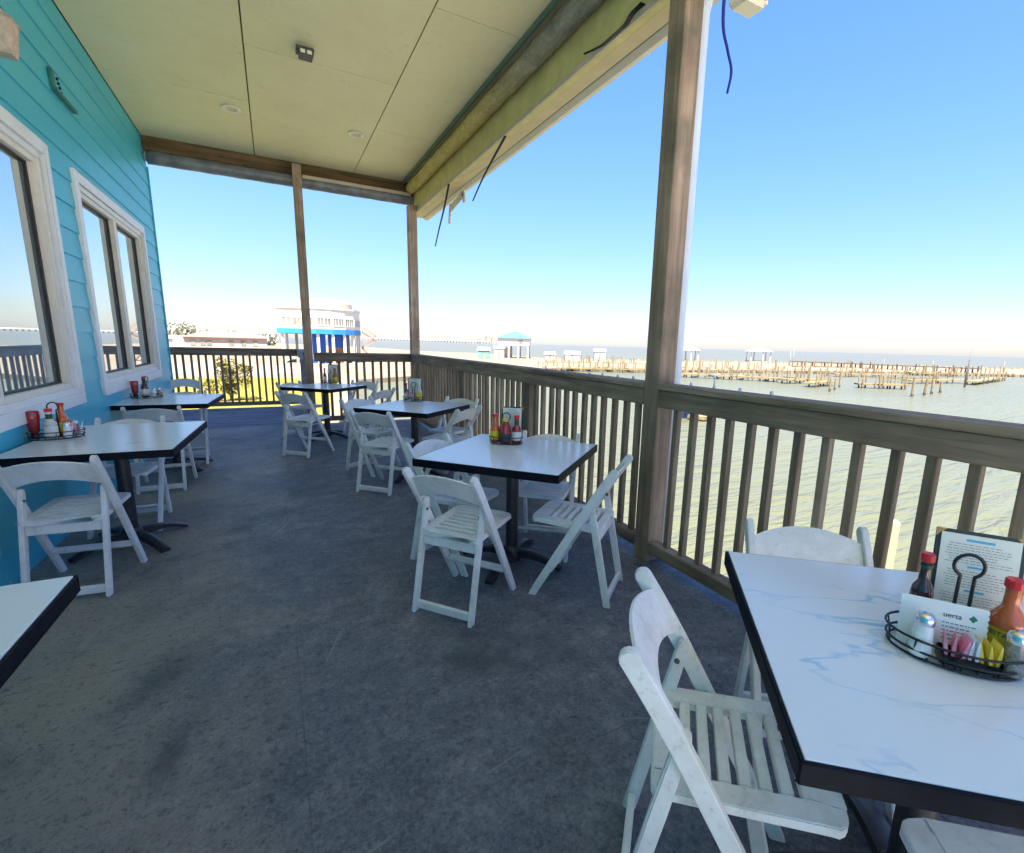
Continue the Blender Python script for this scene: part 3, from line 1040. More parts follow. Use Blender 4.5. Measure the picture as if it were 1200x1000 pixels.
def make_chair(label):
    t = thing('folding_chair', (0, 0, 0), label, 'chair', 'white folding chairs')
    # stile: from curled back top down to the front foot
    P_top, P_ft = Vector((0, -0.215, 0.760)), Vector((0, 0.210, 0.0))
    d = (P_ft - P_top).normalized()
    nrm = Vector((0, -d.z, d.y)) * -1          # towards the front/up
    if nrm.y < 0:
        nrm = -nrm
    for s in (-1, 1):
        mb = MB()
        x0, x1 = s * Wd, s * (Wd - 0.024)
        cen = []
        Ls = (P_ft - P_top).length
        for i in range(13):
            f = i / 12
            p = P_top + d * (Ls * f)
            # top third leans a little more backwards
            p = p + Vector((0, -0.014, 0.0)) * max(0, 1 - f / 0.3) ** 2
            w = 0.047 - 0.006 * f
            cen.append((p, w))
        side = []
        for p, w in cen:
            side.append((p + nrm * w / 2, p - nrm * w / 2))
        # rounded head
        p, w = cen[0]
        head = [(p - d * (w * 0.45 * math.sin(a)) + nrm * (w / 2 * math.cos(a)), p - d * (w * 0.45 * math.sin(a)) - nrm * (w / 2 * math.cos(a))) for a in (1.35, 1.0, 0.6)]
        fl = [(a, Vector((0, b.y, b.z))) for a, b in head + side]
        # cut the foot level
        last = fl[-1]
        fl[-1] = (Vector((0, last[0].y, 0.0)), Vector((0, last[1].y - 0.008, 0.0)))
        mb.loft([[(x0, a.y, a.z), (x1, a.y, a.z), (x1, b.y, b.z), (x0, b.y, b.z)] for a, b in fl])
        mb.build('front_leg', 'chair_resin', t, smooth=35, bevel=0.004, seg=2)
    for s in (-1, 1):
        mb = MB()
        x0, x1 = s * (Wd - 0.026), s * (Wd - 0.049)
        a, b = Vector((0, -0.105, 0.575)), Vector((0, -0.222, 0.0))
        dd = (b - a).normalized()
        n2 = Vector((0, -dd.z, dd.y))
        L2 = (b - a).length
        rings = []
        for f, w in ((-0.035, 0.014), (-0.02, 0.028), (0.0, 0.034), (0.35, 0.040), (0.7, 0.038), (1.0, 0.040)):
            p = a + dd * (L2 * f)
            q0, q1 = p + n2 * w / 2, p - n2 * w / 2
            if f == 1.0:
                q0.z = q1.z = 0.0
            rings.append([(x0, q0.y, q0.z), (x1, q0.y, q0.z), (x1, q1.y, q1.z), (x0, q1.y, q1.z)])
        mb.loft(rings)
        mb.build('rear_leg', 'chair_resin', t, smooth=35, bevel=0.004, seg=2)
    # pivot bolts
    mb = MB()
    for s in (-1, 1):
        xx = s * (Wd - 0.0535)
        mb.tube([(xx, -0.118, 0.535), (xx + s * 0.006, -0.118, 0.535)], 0.008, 8)
    mb.build('pivot_bolt', 'grey_box', t)
    # backrest: arched, bowed backwards
    mb = MB()
    rings = []
    N = 14
    for i in range(N + 1):
        u = i / N * 2 - 1
        x = u * (Wd - 0.0245)
        bow = -0.021 * (1 - u * u)
        zt = 0.728 + 0.035 * (1 - u * u)
        zb = 0.604 + 0.046 * (1 - u * u)

        def yy(z):
            return -0.215 - 0.012 + (0.760 - z) * 0.53 + bow
        th = 0.018
        rings.append([(x, yy(zb) + th, zb), (x, yy(zt) + th - 0.004, zt - 0.004), (x, yy(zt) + th / 2, zt), (x, yy(zt) + 0.002, zt - 0.004), (x, yy(zb), zb + 0.004)])
    mb.loft(rings)
    mb.build('backrest', 'chair_resin', t, smooth=40)
    # slatted seat
    mb = MB()
    sw = Wd - 0.030
    y0, y1 = -0.165, 0.235

    def zs(y):
        return 0.437 + 0.02 * (y - y0) / (y1 - y0) + (0.0 if y < 0.2 else -0.006)
    th = 0.026

    def slab(xa, xb, ya, yb):
        mb.loft([[(x, ya, zs(ya) - th), (x, yb, zs(yb) - th), (x, yb, zs(yb)), (x, ya, zs(ya))] for x in (xa, xb)])
    bx_ = 0.058
    for sg in (-1, 1):
        rings = []
        for yq, ins in ((y0, 0.012), (y0 + 0.012, 0.0), (y1 - 0.038, 0.0), (y1 - 0.024, 0.004), (y1 - 0.011, 0.013), (y1 - 0.003, 0.026), (y1, 0.038)):
            xa, xb = sg * (sw - bx_), sg * (sw - ins)
            rings.append([(xa, yq, zs(yq) - th), (xb, yq, zs(yq) - th), (xb, yq, zs(yq)), (xa, yq, zs(yq))])
        mb.loft(rings)
    ys = []
    n = 7
    a0, a1 = y0 + 0.045, y1 - 0.055
    gap, pitch = 0.017, (a1 - a0) / n
    edges = [y0, a0]
    cur = a0
    slab(-sw + bx_, sw - bx_, y0, a0)
    for k in range(n):
        g1 = cur + gap
        e1 = a0 + pitch * (k + 1) if k < n - 1 else y1
        slab(-sw + bx_, sw - bx_, g1, e1)
        cur = e1
    mb.build('seat', 'chair_resin', t, bevel=0.004, seg=2, smooth=40)
    # seat apron, lower rear bar, front stretcher
    mb = MB()
    ya = -0.145
    mb.box(-(Wd - 0.05), Wd - 0.05, ya - 0.012, ya + 0.010, 0.355, 0.417)
    mb.build('apron', 'chair_resin', t, bevel=0.004)
    mb = MB()
    mb.box(-(Wd - 0.05), Wd - 0.05, -0.226, -0.204, 0.022, 0.066)
    mb.build('rear_crossbar', 'chair_resin', t, bevel=0.004)
    mb = MB()
    mb.bar((-(Wd - 0.025), 0.112, 0.165), (Wd - 0.025, 0.112, 0.165), 0.040, 0.018, d)
    mb.build('front_crossbar', 'chair_resin', t, bevel=0.003)
    return t


CH = [  # x, y, facing vector, label
    (0.910, 0.680, (0.72, -0.70), 'large white folding chair left of the nearest table, slatted seat in full view'),
    (1.530, 0.825, (-0.61, -0.79), 'white folding chair between nearest table and railing, its back rising above the tabletop'),
    (1.060, 0.085, (0.644, 0.765), 'white folding chair at the bottom right edge of which only the seat corner shows'),
    (0.840, 2.360, (0.78, 0.62), 'white folding chair at the front left of the ketchup table, grimy back towards us'),
    (1.480, 2.210, (-0.65, 0.76), 'white folding chair at the front right of the ketchup table, before the foreground post'),
    (0.970, 2.890, (0.57, -0.82), 'white folding chair behind the left corner of the ketchup table, bright curved back'),
    (1.570, 2.800, (-0.64, -0.77), 'white folding chair between the ketchup table and the long railing'),
    (0.875, 4.665, (0.70, 0.70), 'white folding chair at the front of the second square table, its back to us'),
    (0.870, 5.373, (0.54, -0.84), 'white folding chair left of the second square table, partly behind the front chair'),
    (1.500, 4.640, (-0.59, 0.81), 'nearer of two white folding chairs between the second square table and the railing'),
    (1.690, 5.160, (-0.70, -0.60), 'farther of two white folding chairs between the second square table and the railing'),
    (0.290, 6.510, (0.67, 0.74), 'white folding chair in front of the farthest square table, back to us'),
    (0.300, 7.720, (0.66, -0.75), 'white folding chair behind the left corner of the farthest square table'),
    (1.080, 6.690, (-0.66, 0.75), 'white folding chair between the farthest and the second square table'),
    (1.100, 7.780, (-0.50, -0.86), 'white folding chair behind the right corner of the farthest square table, near the far railing'),
    (-1.020, 3.470, (0.11, 0.99), 'white folding chair at the left edge, back to us before the near wall table'),
    (-1.000, 4.440, (-0.05, -1.0), 'white folding chair on the far side of the near wall table, facing us'),
    (-0.970, 5.530, (0.02, 1.0), 'white folding chair on the near side of the farther wall table, its back to us'),
    (-0.930, 6.560, (0.0, -1.0), 'white folding chair on the far side of the farther wall table, facing us'),
    (-1.200, 8.640, (0.05, -1.0), 'white folding chair alone at the end of the turquoise wall before the set back railing'),
]
proto = None
for i, (x, y, f, lab) in enumerate(CH):
    if proto is None:
        c = proto = make_chair(lab)
    else:
        c = copy_tree(proto)
        c['label'] = lab
    c.location = (x, y, 0)
    c.rotation_euler = (0, 0, math.atan2(-f[0], f[1]))

# ------------------------------------------------------------------ condiments
TOPZ = 0.7415


def oval(a, b, z, n=36):
    return [(a * math.cos(2 * math.pi * k / n), b * math.sin(2 * math.pi * k / n), z) for k in range(n)]


def caddy(loc, rz, label, a=0.125, b=0.078, hoop=0.21):
    t = thing('condiment_caddy', (loc[0], loc[1], TOPZ), label, 'caddy', 'wire condiment caddies', rz)
    mb = MB()
    for z, k in ((0.006, 0.94), (0.022, 0.97), (0.048, 1.0)):
        mb.tube(oval(a * k, b * k, z), 0.0028, 6, closed=True)
    for k in range(10):
        an = 2 * math.pi * k / 10 + 0.2
        mb.tube([(a * .94 * math.cos(an), b * .94 * math.sin(an), 0.006), (a * math.cos(an + 0.06), b * math.sin(an + 0.06), 0.048)], 0.002, 5)
    for k in range(-3, 4):
        x = k * 0.028
        yb = b * .92 * math.sqrt(max(0, 1 - (x / (a * .94)) ** 2))
        mb.tube([(x, -yb, 0.006), (x, yb, 0.006)], 0.002, 5)
    mb.build('basket', 'wire_black', t, smooth='all')
    mb = MB()
    rr = 0.026
    top = [(0.013, 0, 0.006), (0.012, 0, hoop - 0.05)]
    ring = [(rr * math.sin(q), 0, hoop - 0.02 - rr * math.cos(q)) for q in [0.5 + (2 * math.pi - 1.0) * k / 16 for k in range(17)]]
    pts = [(0.013, 0, 0.006), (0.0125, 0, hoop - 0.05)] + ring + [(-0.0125, 0, hoop - 0.05), (-0.013, 0, 0.006)]
    mb.tube(pts, 0.0038, 8)
    mb.build('handle', 'wire_black', t, smooth='all')
    return t


def local(loc, rz, x, y):
    c, s = math.cos(rz), math.sin(rz)
    return (loc[0] + c * x - s * y, loc[1] + s * x + c * y)


def bottle(p, kind, liquid, cap, label_mat, desc, neck=None, h=None, rz=0.0, text=None, grp='sauce bottles'):
    base = TOPZ + 0.009
    t = thing('sauce_bottle', (p[0], p[1], base), desc, 'bottle', grp, rz)
    prof = {
        'hot': [(0.001, 0), (0.030, 0.001), (0.033, 0.006), (0.033, 0.085), (0.031, 0.098), (0.022, 0.112), (0.0155, 0.122), (0.0145, 0.150), (0.0150, 0.166)],
        'slim': [(0.001, 0), (0.021, 0.001), (0.0225, 0.005), (0.0225, 0.085), (0.020, 0.097), (0.012, 0.110), (0.0105, 0.145), (0.0112, 0.150)],
        'round': [(0.001, 0), (0.034, 0.001), (0.038, 0.008), (0.039, 0.08), (0.034, 0.115), (0.024, 0.135), (0.0165, 0.142), (0.0165, 0.150)],
    }[kind]
    if h:
        k = h / prof[-1][1]
        prof = [(r, z * k) for r, z in prof]
    H = prof[-1][1]
    mb = MB()
    mb.lathe(prof, seg=24)
    mb.build('body', liquid, t, smooth=50)
    rn = prof[-1][0]
    mb = MB()
    rc = rn * 1.22
    ch = 0.019
    rings = []
    seg = 24
    for r, z in ((rc, H + 0.001), (rc, H + ch - 0.003), (rc * 0.88, H + ch)):
        rings.append([((r * (1 + 0.03 * (k % 2))) * math.cos(2 * math.pi * k / seg) if True else 0 for k in ()) for _ in ()] or [(r * (1 + 0.03 * (k % 2)) * math.cos(2 * math.pi * k / seg), r * (1 + 0.03 * (k % 2)) * math.sin(2 * math.pi * k / seg), z) for k in range(seg)])
    mb.loft(rings)
    mb.build('cap', cap, t)
    rb = max(r for r, z in prof)
    k = H / 0.16
    if label_mat:
        mb = MB()
        mb.lathe([(rb + 0.0006, 0.018 * k), (rb + 0.0006, 0.074 * k)], seg=24, caps=False)
        lb = mb.build('paper_label', label_mat, t, smooth=50)
        if text:
            fo = lettering('label_text', text, 0.0145, 'ink_dark', lb, 'CENTER', 0.0004, rb)
            fo.rotation_euler = (math.pi / 2, 0, 0)
            fo.location = (0, -rb - 0.0016, 0.058 * k)
    if neck:
        mb = MB()
        zz = [z for r, z in prof if r < rb * 0.75 and z > 0.02]
        r0 = prof[-2][0]
        mb.lathe([(max(r0, rn) + 0.0012, zz[1] if len(zz) > 1 else zz[0]), (rn + 0.0014, H - 0.014)], seg=20, caps=False)
        mb.build('neck_label', neck, t, smooth=50)
    return t


def lettering(name, body, size, mat, parent, align='LEFT', extrude=0.0003, wrap=0.0):
    fc = bpy.data.curves.new(name, 'FONT')
    fc.body = body
    fc.size = size
    fc.align_x = align
    fc.extrude = extrude
    tmp = bpy.data.objects.new(name + '_tmp', fc)
    COL.objects.link(tmp)
    bpy.context.view_layer.update()
    me = bpy.data.meshes.new_from_object(tmp.evaluated_get(bpy.context.evaluated_depsgraph_get()))
    bpy.data.objects.remove(tmp)
    if wrap:
        for v in me.vertices:
            a = v.co.x / wrap
            rr_ = wrap + v.co.z
            v.co.x, v.co.z = rr_ * math.sin(a), rr_ * math.cos(a) - wrap
    me.materials.clear()
    me.materials.append(MATS[mat])
    o = bpy.data.objects.new(name, me)
    COL.objects.link(o)
    o.parent = parent
    return o


def shaker(p, fill, desc):
    t = thing('shaker', (p[0], p[1], TOPZ + 0.009), desc, 'shaker', 'salt and pepper shakers')
    mb = MB()
    seg = 10
    mb.lathe([(0.001, 0), (0.021, 0.001), (0.023, 0.006), (0.0185, 0.060), (0.0165, 0.072)], seg=16)
    mb.build('jar', fill, t, smooth=25)
    mb = MB()
    mb.lathe([(0.0185, 0.0725), (0.019, 0.086), (0.015, 0.094), (0.006, 0.098), (0.001, 0.0985)], seg=20)
    mb.build('lid', 'chrome', t, smooth=50)
    return t


def packet(p, rz, tilt, mat, desc, z=0.012):
    mb = MB()
    mb.T = Matrix.Rotation(tilt, 4, 'Y')
    n = 6
    rings = []
    for i in range(n + 1):
        f = i / n
        zt = 0.062 * f
        th = 0.0032 * math.sin(math.pi * min(1, max(0, f))) + 0.0004
        rings.append([(-th, -0.017, zt), (th, -0.017, zt), (th, 0.017, zt + 0.001), (-th, 0.017, zt + 0.001)])
    mb.loft(rings)
    o = mb.build('sugar_packet', mat, None, smooth=40)
    o.location = (p[0], p[1], TOPZ + z)
    o.rotation_euler = (0, 0, rz)
    return tag(o, desc, 'packet', 'sugar packets')


def menu(p, rz, desc, h=0.215, w=0.15, lean=0.12):
    """folder-backed menu standing in the caddy; its page faces local -y"""
    t = thing('menu_holder', (p[0], p[1], TOPZ + 0.012), desc, 'menu', 'standing menus', rz)
    Tm = Matrix.Rotation(-lean, 4, 'X')
    mb = MB()
    mb.T = Tm
    mb.box(-w / 2, w / 2, 0, 0.006, 0, h)
    mb.build('cover', 'menu_cover', t, bevel=0.0015)
    for sx in (-1, 1):
        mb = MB()
        mb.T = Tm
        mb.poly([(sx * w / 2 * 1.003, -0.0012, h * 1.002), (sx * (w / 2 - 0.02), -0.0012, h * 1.002), (sx * w / 2 * 1.003, -0.0012, h - 0.02)])
        mb.build('corner_guard', 'menu_corner', t)
    mb = MB()
    mb.T = Tm
    mb.box(-w / 2 + 0.010, w / 2 - 0.010, -0.0028, -0.0014, 0.006, h - 0.008)
    pg = mb.build('page', 'paper', t)
    mb = MB()
    mb.T = Tm
    r2 = random.Random(5)
    yy = -0.0031

    def strip(x0, x1, z0, z1, mi):
        mb.poly([(x0, yy, z0), (x1, yy, z0), (x1, yy, z1), (x0, yy, z1)], mi)
    z = h - 0.024
    strip(-0.026, 0.026, z, z + 0.006, 1)
    z -= 0.008
    k = 0
    while z > 0.02:
        if k in (8, 15):
            z -= 0.004
            strip(-0.018, 0.018, z, z + 0.005, 1)
            z -= 0.009
        # a line of small words
        x = -w / 2 + 0.020 + r2.uniform(0, 0.01)
        xe = w / 2 - 0.020 - r2.uniform(0, 0.03)
        while x < xe:
            wd = r2.uniform(0.003, 0.011)
            strip(x, min(x + wd, xe), z, z + 0.0017, 0)
            x += wd + 0.002
        z -= 0.0062
        k += 1
    mb.build('print_lines', ['ink_grey', 'ink_cyan'], pg)
    return t


# nearest table
cn = (1.285, 0.405)
an = math.atan2(-0.83, 0.55)
caddy(cn, an, 'large black wire caddy full of sauces on the nearest table at the right', 0.128, 0.085, 0.232)
bottle(local(cn, an, -0.06, 0.052), 'slim', 'sauce_dark', 'cap_red', None, 'dark pepper sauce bottle with green neck and red cap behind the scalloped card', 'neck_green', 0.18)
bottle(local(cn, an, 0.088, 0.026), 'hot', 'sauce_orange', 'cap_red', 'label_yellow', 'orange hot sauce bottle with ribbed red cap in the nearest caddy', None, 0.165, an - R(38), 'ESTA')
shaker(local(cn, an, -0.068, -0.047), 'salt_white', 'glass salt shaker with chrome lid at the left end of the nearest caddy')
shaker(local(cn, an, 0.088, -0.036), 'pepper_grey', 'glass pepper shaker with chrome lid in front of the orange bottle in the nearest caddy')
menu(local(cn, an, 0.045, 0.085), an, 'tall menu in a dark green folder standing behind the nearest caddy', 0.245, 0.165, 0.16)
for k, (dx, mt_, cn_) in enumerate(((-0.022, 'packet_pink', 'pink'), (-0.012, 'packet_pink', 'pink'), (-0.003, 'packet_pink', 'pink'), (0.010, 'packet_white', 'white'), (0.022, 'packet_white', 'white'), (0.036, 'packet_yellow', 'yellow'), (0.046, 'packet_yellow', 'yellow'), (0.054, 'packet_yellow', 'yellow'))):
    packet(local(cn, an, dx, -0.048 + 0.003 * (k % 2)), an + rng.uniform(-0.25, 0.25), rng.uniform(-0.2, 0.2), mt_, cn_ + ' sugar packet standing at the front of the nearest caddy')
# low black tray that holds the packets
nc = [o_ for o_ in COL.objects if o_.get('label', '').startswith('large black wire caddy')][0]
mb = MB()
mb.box(-0.035, 0.066, -0.068, -0.066, 0.010, 0.030)
mb.box(-0.035, 0.066, -0.030, -0.028, 0.010, 0.036)
mb.box(-0.037, -0.035, -0.068, -0.028, 0.010, 0.034)
mb.box(0.066, 0.068, -0.068, -0.028, 0.010, 0.034)
mb.box(-0.035, 0.066, -0.066, -0.030, 0.009, 0.0105)
mb.build('packet_tray', 'wire_black', nc)
# scalloped card
p = local(cn, an, -0.030, -0.023)
t = thing('scalloped_card', (p[0], p[1], TOPZ + 0.012), 'white scalloped card with small dark print standing in the nearest caddy', 'card', None, an)
mb = MB()
mb.T = Matrix.Rotation(-0.18, 4, 'X')
w2, hh = 0.078, 0.112
out = []
for k in range(0, 9):
    for q in range(4):
        f = (k + q / 4) / 9
        out.append((w2 - 0.0022 * (1 - abs(math.sin(math.pi * 9 * f))), hh * f))
out.append((w2 - 0.004, hh))
prof = out + [(-x, z) for x, z in reversed(out)]
mb.loft([[(x, yv, z) for x, z in prof] for yv in (-0.0006, 0.0006)])
cd = mb.build('card', 'card_white', t)
mb = MB()
mb.T = Matrix.Rotation(-0.18, 4, 'X')
r2 = random.Random(3)
for row in range(5):
    x = 0.0
    zz = 0.066 - row * 0.0085
    while x < 0.052 - 0.006 * row:
        wq = r2.uniform(0.003, 0.009)
        mb.poly([(x, -0.0009, zz), (x + wq, -0.0009, zz), (x + wq, -0.0009, zz + 0.0028), (x, -0.0009, zz + 0.0028)])
        x += wq + 0.002
mb.build('print_lines', 'ink_grey', cd)
fo = lettering('card_text', 'uerta', 0.0155, 'ink_dark', cd)
fo.matrix_local = Matrix.Rotation(-0.18, 4, 'X') @ Matrix.Translation((0.0, -0.0011, 0.080)) @ Matrix.Rotation(math.pi / 2, 4, 'X')
mb = MB()
mb.T = Matrix.Rotation(-0.18, 4, 'X')
mb.poly([(0.052 + 0.0062 * math.cos(q) * (1 + 0.18 * math.cos(4 * q)), -0.0010, 0.086 + 0.0062 * math.sin(q) * (1 + 0.18 * math.cos(4 * q))) for q in [2 * math.pi * k / 32 for k in range(32)]])
mb.build('card_emblem', 'ink_green', cd)

# ketchup table
cm = (1.325, 2.90)
am = R(-38)
caddy(cm, am, 'black wire caddy holding three red bottles on the table behind the foreground post', 0.115, 0.07, 0.20)
bottle(local(cm, am, -0.075, -0.01), 'hot', 'sauce_orange', 'cap_red', 'label_yellow', 'orange hot sauce bottle with yellow label at the left of the ketchup', None, 0.17)
bottle(local(cm, am, 0.0, -0.028), 'round', 'sauce_red', 'cap_yellow', 'label_dark', 'round red ketchup bottle with dark label and yellow cap', None, 0.145)
bottle(local(cm, am, 0.072, -0.005), 'hot', 'sauce_red', 'cap_red', 'label_white', 'red sauce bottle with white label and green neck at the right of the ketchup', 'neck_green', 0.165)
menu(local(cm, am, 0.02, 0.07), am, 'menu standing behind the ketchup bottle on the table by the foreground post', 0.225, 0.15, 0.08)
packet(local(cm, am, 0.108, 0.02), am, 0.1, 'packet_white', 'white sugar packet at the right end of the ketchup table caddy')

# second square table
c2 = (1.33, 5.40)
a2 = R(-28)
caddy(c2, a2, 'black wire caddy with a pale bottle and packets on the second square table', 0.12, 0.07, 0.2)
bottle(local(c2, a2, 0.062, -0.012), 'hot', 'glass_clear', 'label_white', 'label_yellow', 'pale clear bottle with yellow label on the second square table', None, 0.19)
bottle(local(c2, a2, -0.082, 0.0), 'slim', 'sauce_dark', 'cap_red', 'label_white', 'thin dark sauce bottle with green neck on the second square table', 'neck_green', 0.17)
menu(local(c2, a2, 0.0, 0.062), a2, 'menu standing in the caddy on the second square table', 0.24, 0.16, 0.06)
for k in range(5):
    packet(local(c2, a2, -0.055 + k * 0.017, -0.035 + 0.008 * (k % 2)), a2 + rng.uniform(-0.4, 0.4), rng.uniform(-0.3, 0.3), ('packet_pink', 'packet_white')[k % 2], ('pink', 'white')[k % 2] + ' sugar packet in the caddy on the second square table', 0.05 if k < 3 else 0.02)

# farthest square table
c3 = (0.69, 7.86)
a3 = R(-15)
caddy(c3, a3, 'black wire caddy on the farthest square table', 0.11, 0.065, 0.2)
bottle(local(c3, a3, 0.085, -0.01), 'hot', 'sauce_amber', 'cap_red', 'label_yellow', 'amber bottle with yellow label on the farthest square table', None, 0.2)
bottle(local(c3, a3, -0.06, 0.012), 'slim', 'sauce_dark', 'gasket_black', 'label_white', 'dark bottle with black cap on the farthest square table', 'neck_green', 0.2)
menu(local(c3, a3, 0.05, 0.05), a3, 'menu standing in the caddy on the farthest square table', 0.27, 0.14, 0.05)
packet(local(c3, a3, -0.06, -0.042), a3, 0.0, 'packet_white', 'white packet against the dark bottle on the farthest square table', 0.05)
packet(local(c3, a3, -0.035, -0.045), a3 + 0.5, 0.1, 'packet_white', 'white packet next to the middle of the caddy on the farthest square table', 0.05)

# wall tables
c4 = (-1.232, 4.07)
a4 = R(20)
caddy(c4, a4, 'black wire caddy of sauces against the wall below the big left window', 0.135, 0.085, 0.22)
bottle(local(c4, a4, -0.025, -0.035), 'hot', 'glass_clear', 'cap_red', 'label_white', 'clear bottle with green neck, white label and red cap below the big left window', 'neck_green', 0.165)
bottle(local(c4, a4, 0.035, 0.035), 'hot', 'sauce_orange', 'cap_red', 'label_yellow', 'orange sauce bottle with red cap below the big left window', None, 0.19)
t = thing('ketchup_bottle', (*local(c4, a4, -0.095, 0.0), TOPZ + 0.009), 'upside down dark red ketchup squeeze bottle below the big left window', 'bottle', 'squeeze ketchup bottles')
mb = MB(); mb.lathe([(0.020, 0.0), (0.022, 0.028), (0.012, 0.032)], seg=18); mb.build('cap', 'sauce_dark', t, smooth=50)
mb = MB(); mb.lathe([(0.016, 0.033), (0.026, 0.05), (0.033, 0.12), (0.036, 0.165), (0.030, 0.172)], seg=20); mb.build('body', 'sauce_red', t, smooth=50)
kp = t
shaker(local(c4, a4, 0.045, -0.05), 'salt_white', 'salt shaker in the caddy below the big left window')
shaker(local(c4, a4, 0.085, 0.01), 'pepper_grey', 'pepper shaker in the caddy below the big left window')
for k in range(3):
    packet(local(c4, a4, 0.07 + 0.018 * k, -0.028 + 0.006 * k), a4 + rng.uniform(-.4, .4), rng.uniform(-.3, .3), ('packet_white', 'packet_pink', 'packet_white')[k], ('white', 'pink', 'white')[k] + ' sugar packet in the caddy below the big left window', 0.035)
c5 = (-1.20, 6.40)
a5 = R(14)
caddy(c5, a5, 'black wire caddy of sauces against the wall below the second window', 0.14, 0.085, 0.22)
k2 = copy_tree(kp)
k2.location = (*local(c5, a5, -0.09, 0.0), TOPZ + 0.009)
k2['label'] = 'upside down dark red ketchup squeeze bottle below the second window'
bottle(local(c5, a5, -0.01, 0.0), 'hot', 'sauce_dark', 'cap_red', 'label_white', 'green necked sauce bottle with red cap below the second window', 'neck_green', 0.19)
shaker(local(c5, a5, 0.06, -0.03), 'salt_white', 'salt shaker in the caddy below the second window')
shaker(local(c5, a5, 0.105, 0.02), 'pepper_grey', 'pepper shaker in the caddy below the second window')

# ------------------------------------------------------------------ the bay
mb = MB()
S = 9000
mb.poly([(-S, -S, WZ), (S, -S, WZ), (S, S, WZ), (-S, S, WZ)])
o = mb.build('water', 'sea_water')
structure(o, 'pale green rippled bay water reaching to the horizon', 'water')

shore = [(1.4, -25, 0), (1.4, 20, 0), (3.2, 31, 0)]
fr = [at(px, py, GZ) for px, py in ((412, 462), (418, 445), (480, 441), (560, 431), (640, 432), (700, 431), (780, 433), (900, 434.5), (1000, 435.5), (1100, 437), (1215, 440))]
bk = [at(px, py, GZ) for px, py in ((1215, 433.5), (1000, 427), (800, 424), (640, 420), (560, 414), (500, 412), (430, 407), (300, 401.5), (150, 398))]
pts = [Vector((-150, -25, GZ)), Vector((1.4, -25, GZ)), Vector((1.4, 20, GZ)), Vector((3.0, 30, GZ))] + fr + bk + [Vector((-420, 300, GZ))]
mb = MB()
top = [mb.v(p) for p in pts]
bot = [mb.v((p.x, p.y, WZ - 0.5)) for p in pts]
mb.face(top)
for i in range(len(pts)):
    j = (i + 1) % len(pts)
    mb.face([top[i], bot[i], bot[j], top[j]])
bmesh.ops.triangulate(mb.bm, faces=[f for f in mb.bm.faces if len(f.verts) > 4])
o = mb.build('ground', 'sand')
structure(o, 'pale sandy shore and breakwater between the bay and the open sea', 'ground')
mb = MB()
lw = [(-60, 16), (0.9, 16), (2.6, 31), (4.5, 50), (2.0, 66), (-60, 74)]
mb.poly([(x, y, GZ + 0.03) for x, y in lw])
o = mb.build('lawn', 'lawn_grass')
structure(o, 'sunlit yellow green lawn below the deck', 'lawn')
mb = MB()
mb.poly([(x, y, GZ + 0.02) for x, y in ((-70, 80), (7, 74), (9, 88), (-70, 160))])
o = mb.build('parking_lot', 'asphalt')
structure(o, 'pinkish sunlit parking lot behind the lawn', 'parking lot')

# boulders of the breakwater, in one mass
mb = MB()
r3 = random.Random(11)
edge = fr[3:]
for a, b in list(zip(edge, edge[1:])) + list(zip(bk[:4], bk[1:4])):
    n = int((b - a).length / 1.3)
    for k in range(min(n, 160)):
        p = a.lerp(b, (k + r3.random()) / n)
        r = r3.uniform(0.4, 0.9)
        sd = r3.random() * 6
        ring = []
        for zz, q in ((-0.7, 0.9), (0.1, 1.0), (0.55, 0.55)):
            ring.append([(p.x + r * q * math.cos(t + sd) * r3.uniform(.8, 1.1), p.y + r * q * math.sin(t + sd) * r3.uniform(.8, 1.1) + r3.uniform(-.1, .1), GZ + zz * r) for t in [2 * math.pi * i / 6 for i in range(6)]])
        mb.loft(ring)
o = mb.build('breakwater_rocks', 'rock')
tag(o, 'rough pale rocks lining the breakwater', 'rocks', None, 'stuff')


# ------------------------------------------------------------------ vegetation
def leaf_mass(mb, c, rad, n, size, rr, holes=0.0):
    c = Vector(c)
    for _ in range(n):
        while True:
            d = Vector((rr.uniform(-1, 1), rr.uniform(-1, 1), rr.uniform(-1, 1)))
            if 0.15 < d.length < 1:
                break
        d = d.normalized() * (d.length ** 0.5)
        p = c + Vector((d.x * rad[0], d.y * rad[1], d.z * rad[2]))
        u = Vector((rr.gauss(0, 1), rr.gauss(0, 1), rr.gauss(0, 1))).normalized()
        w = u.cross(Vector((rr.gauss(0, 1), rr.gauss(0, 1), rr.gauss(0, 1)))).normalized()
        s = size * rr.uniform(0.6, 1.4)
        mb.poly([p - u * s, p - w * s * 0.5, p + u * s, p + w * s * 0.5])


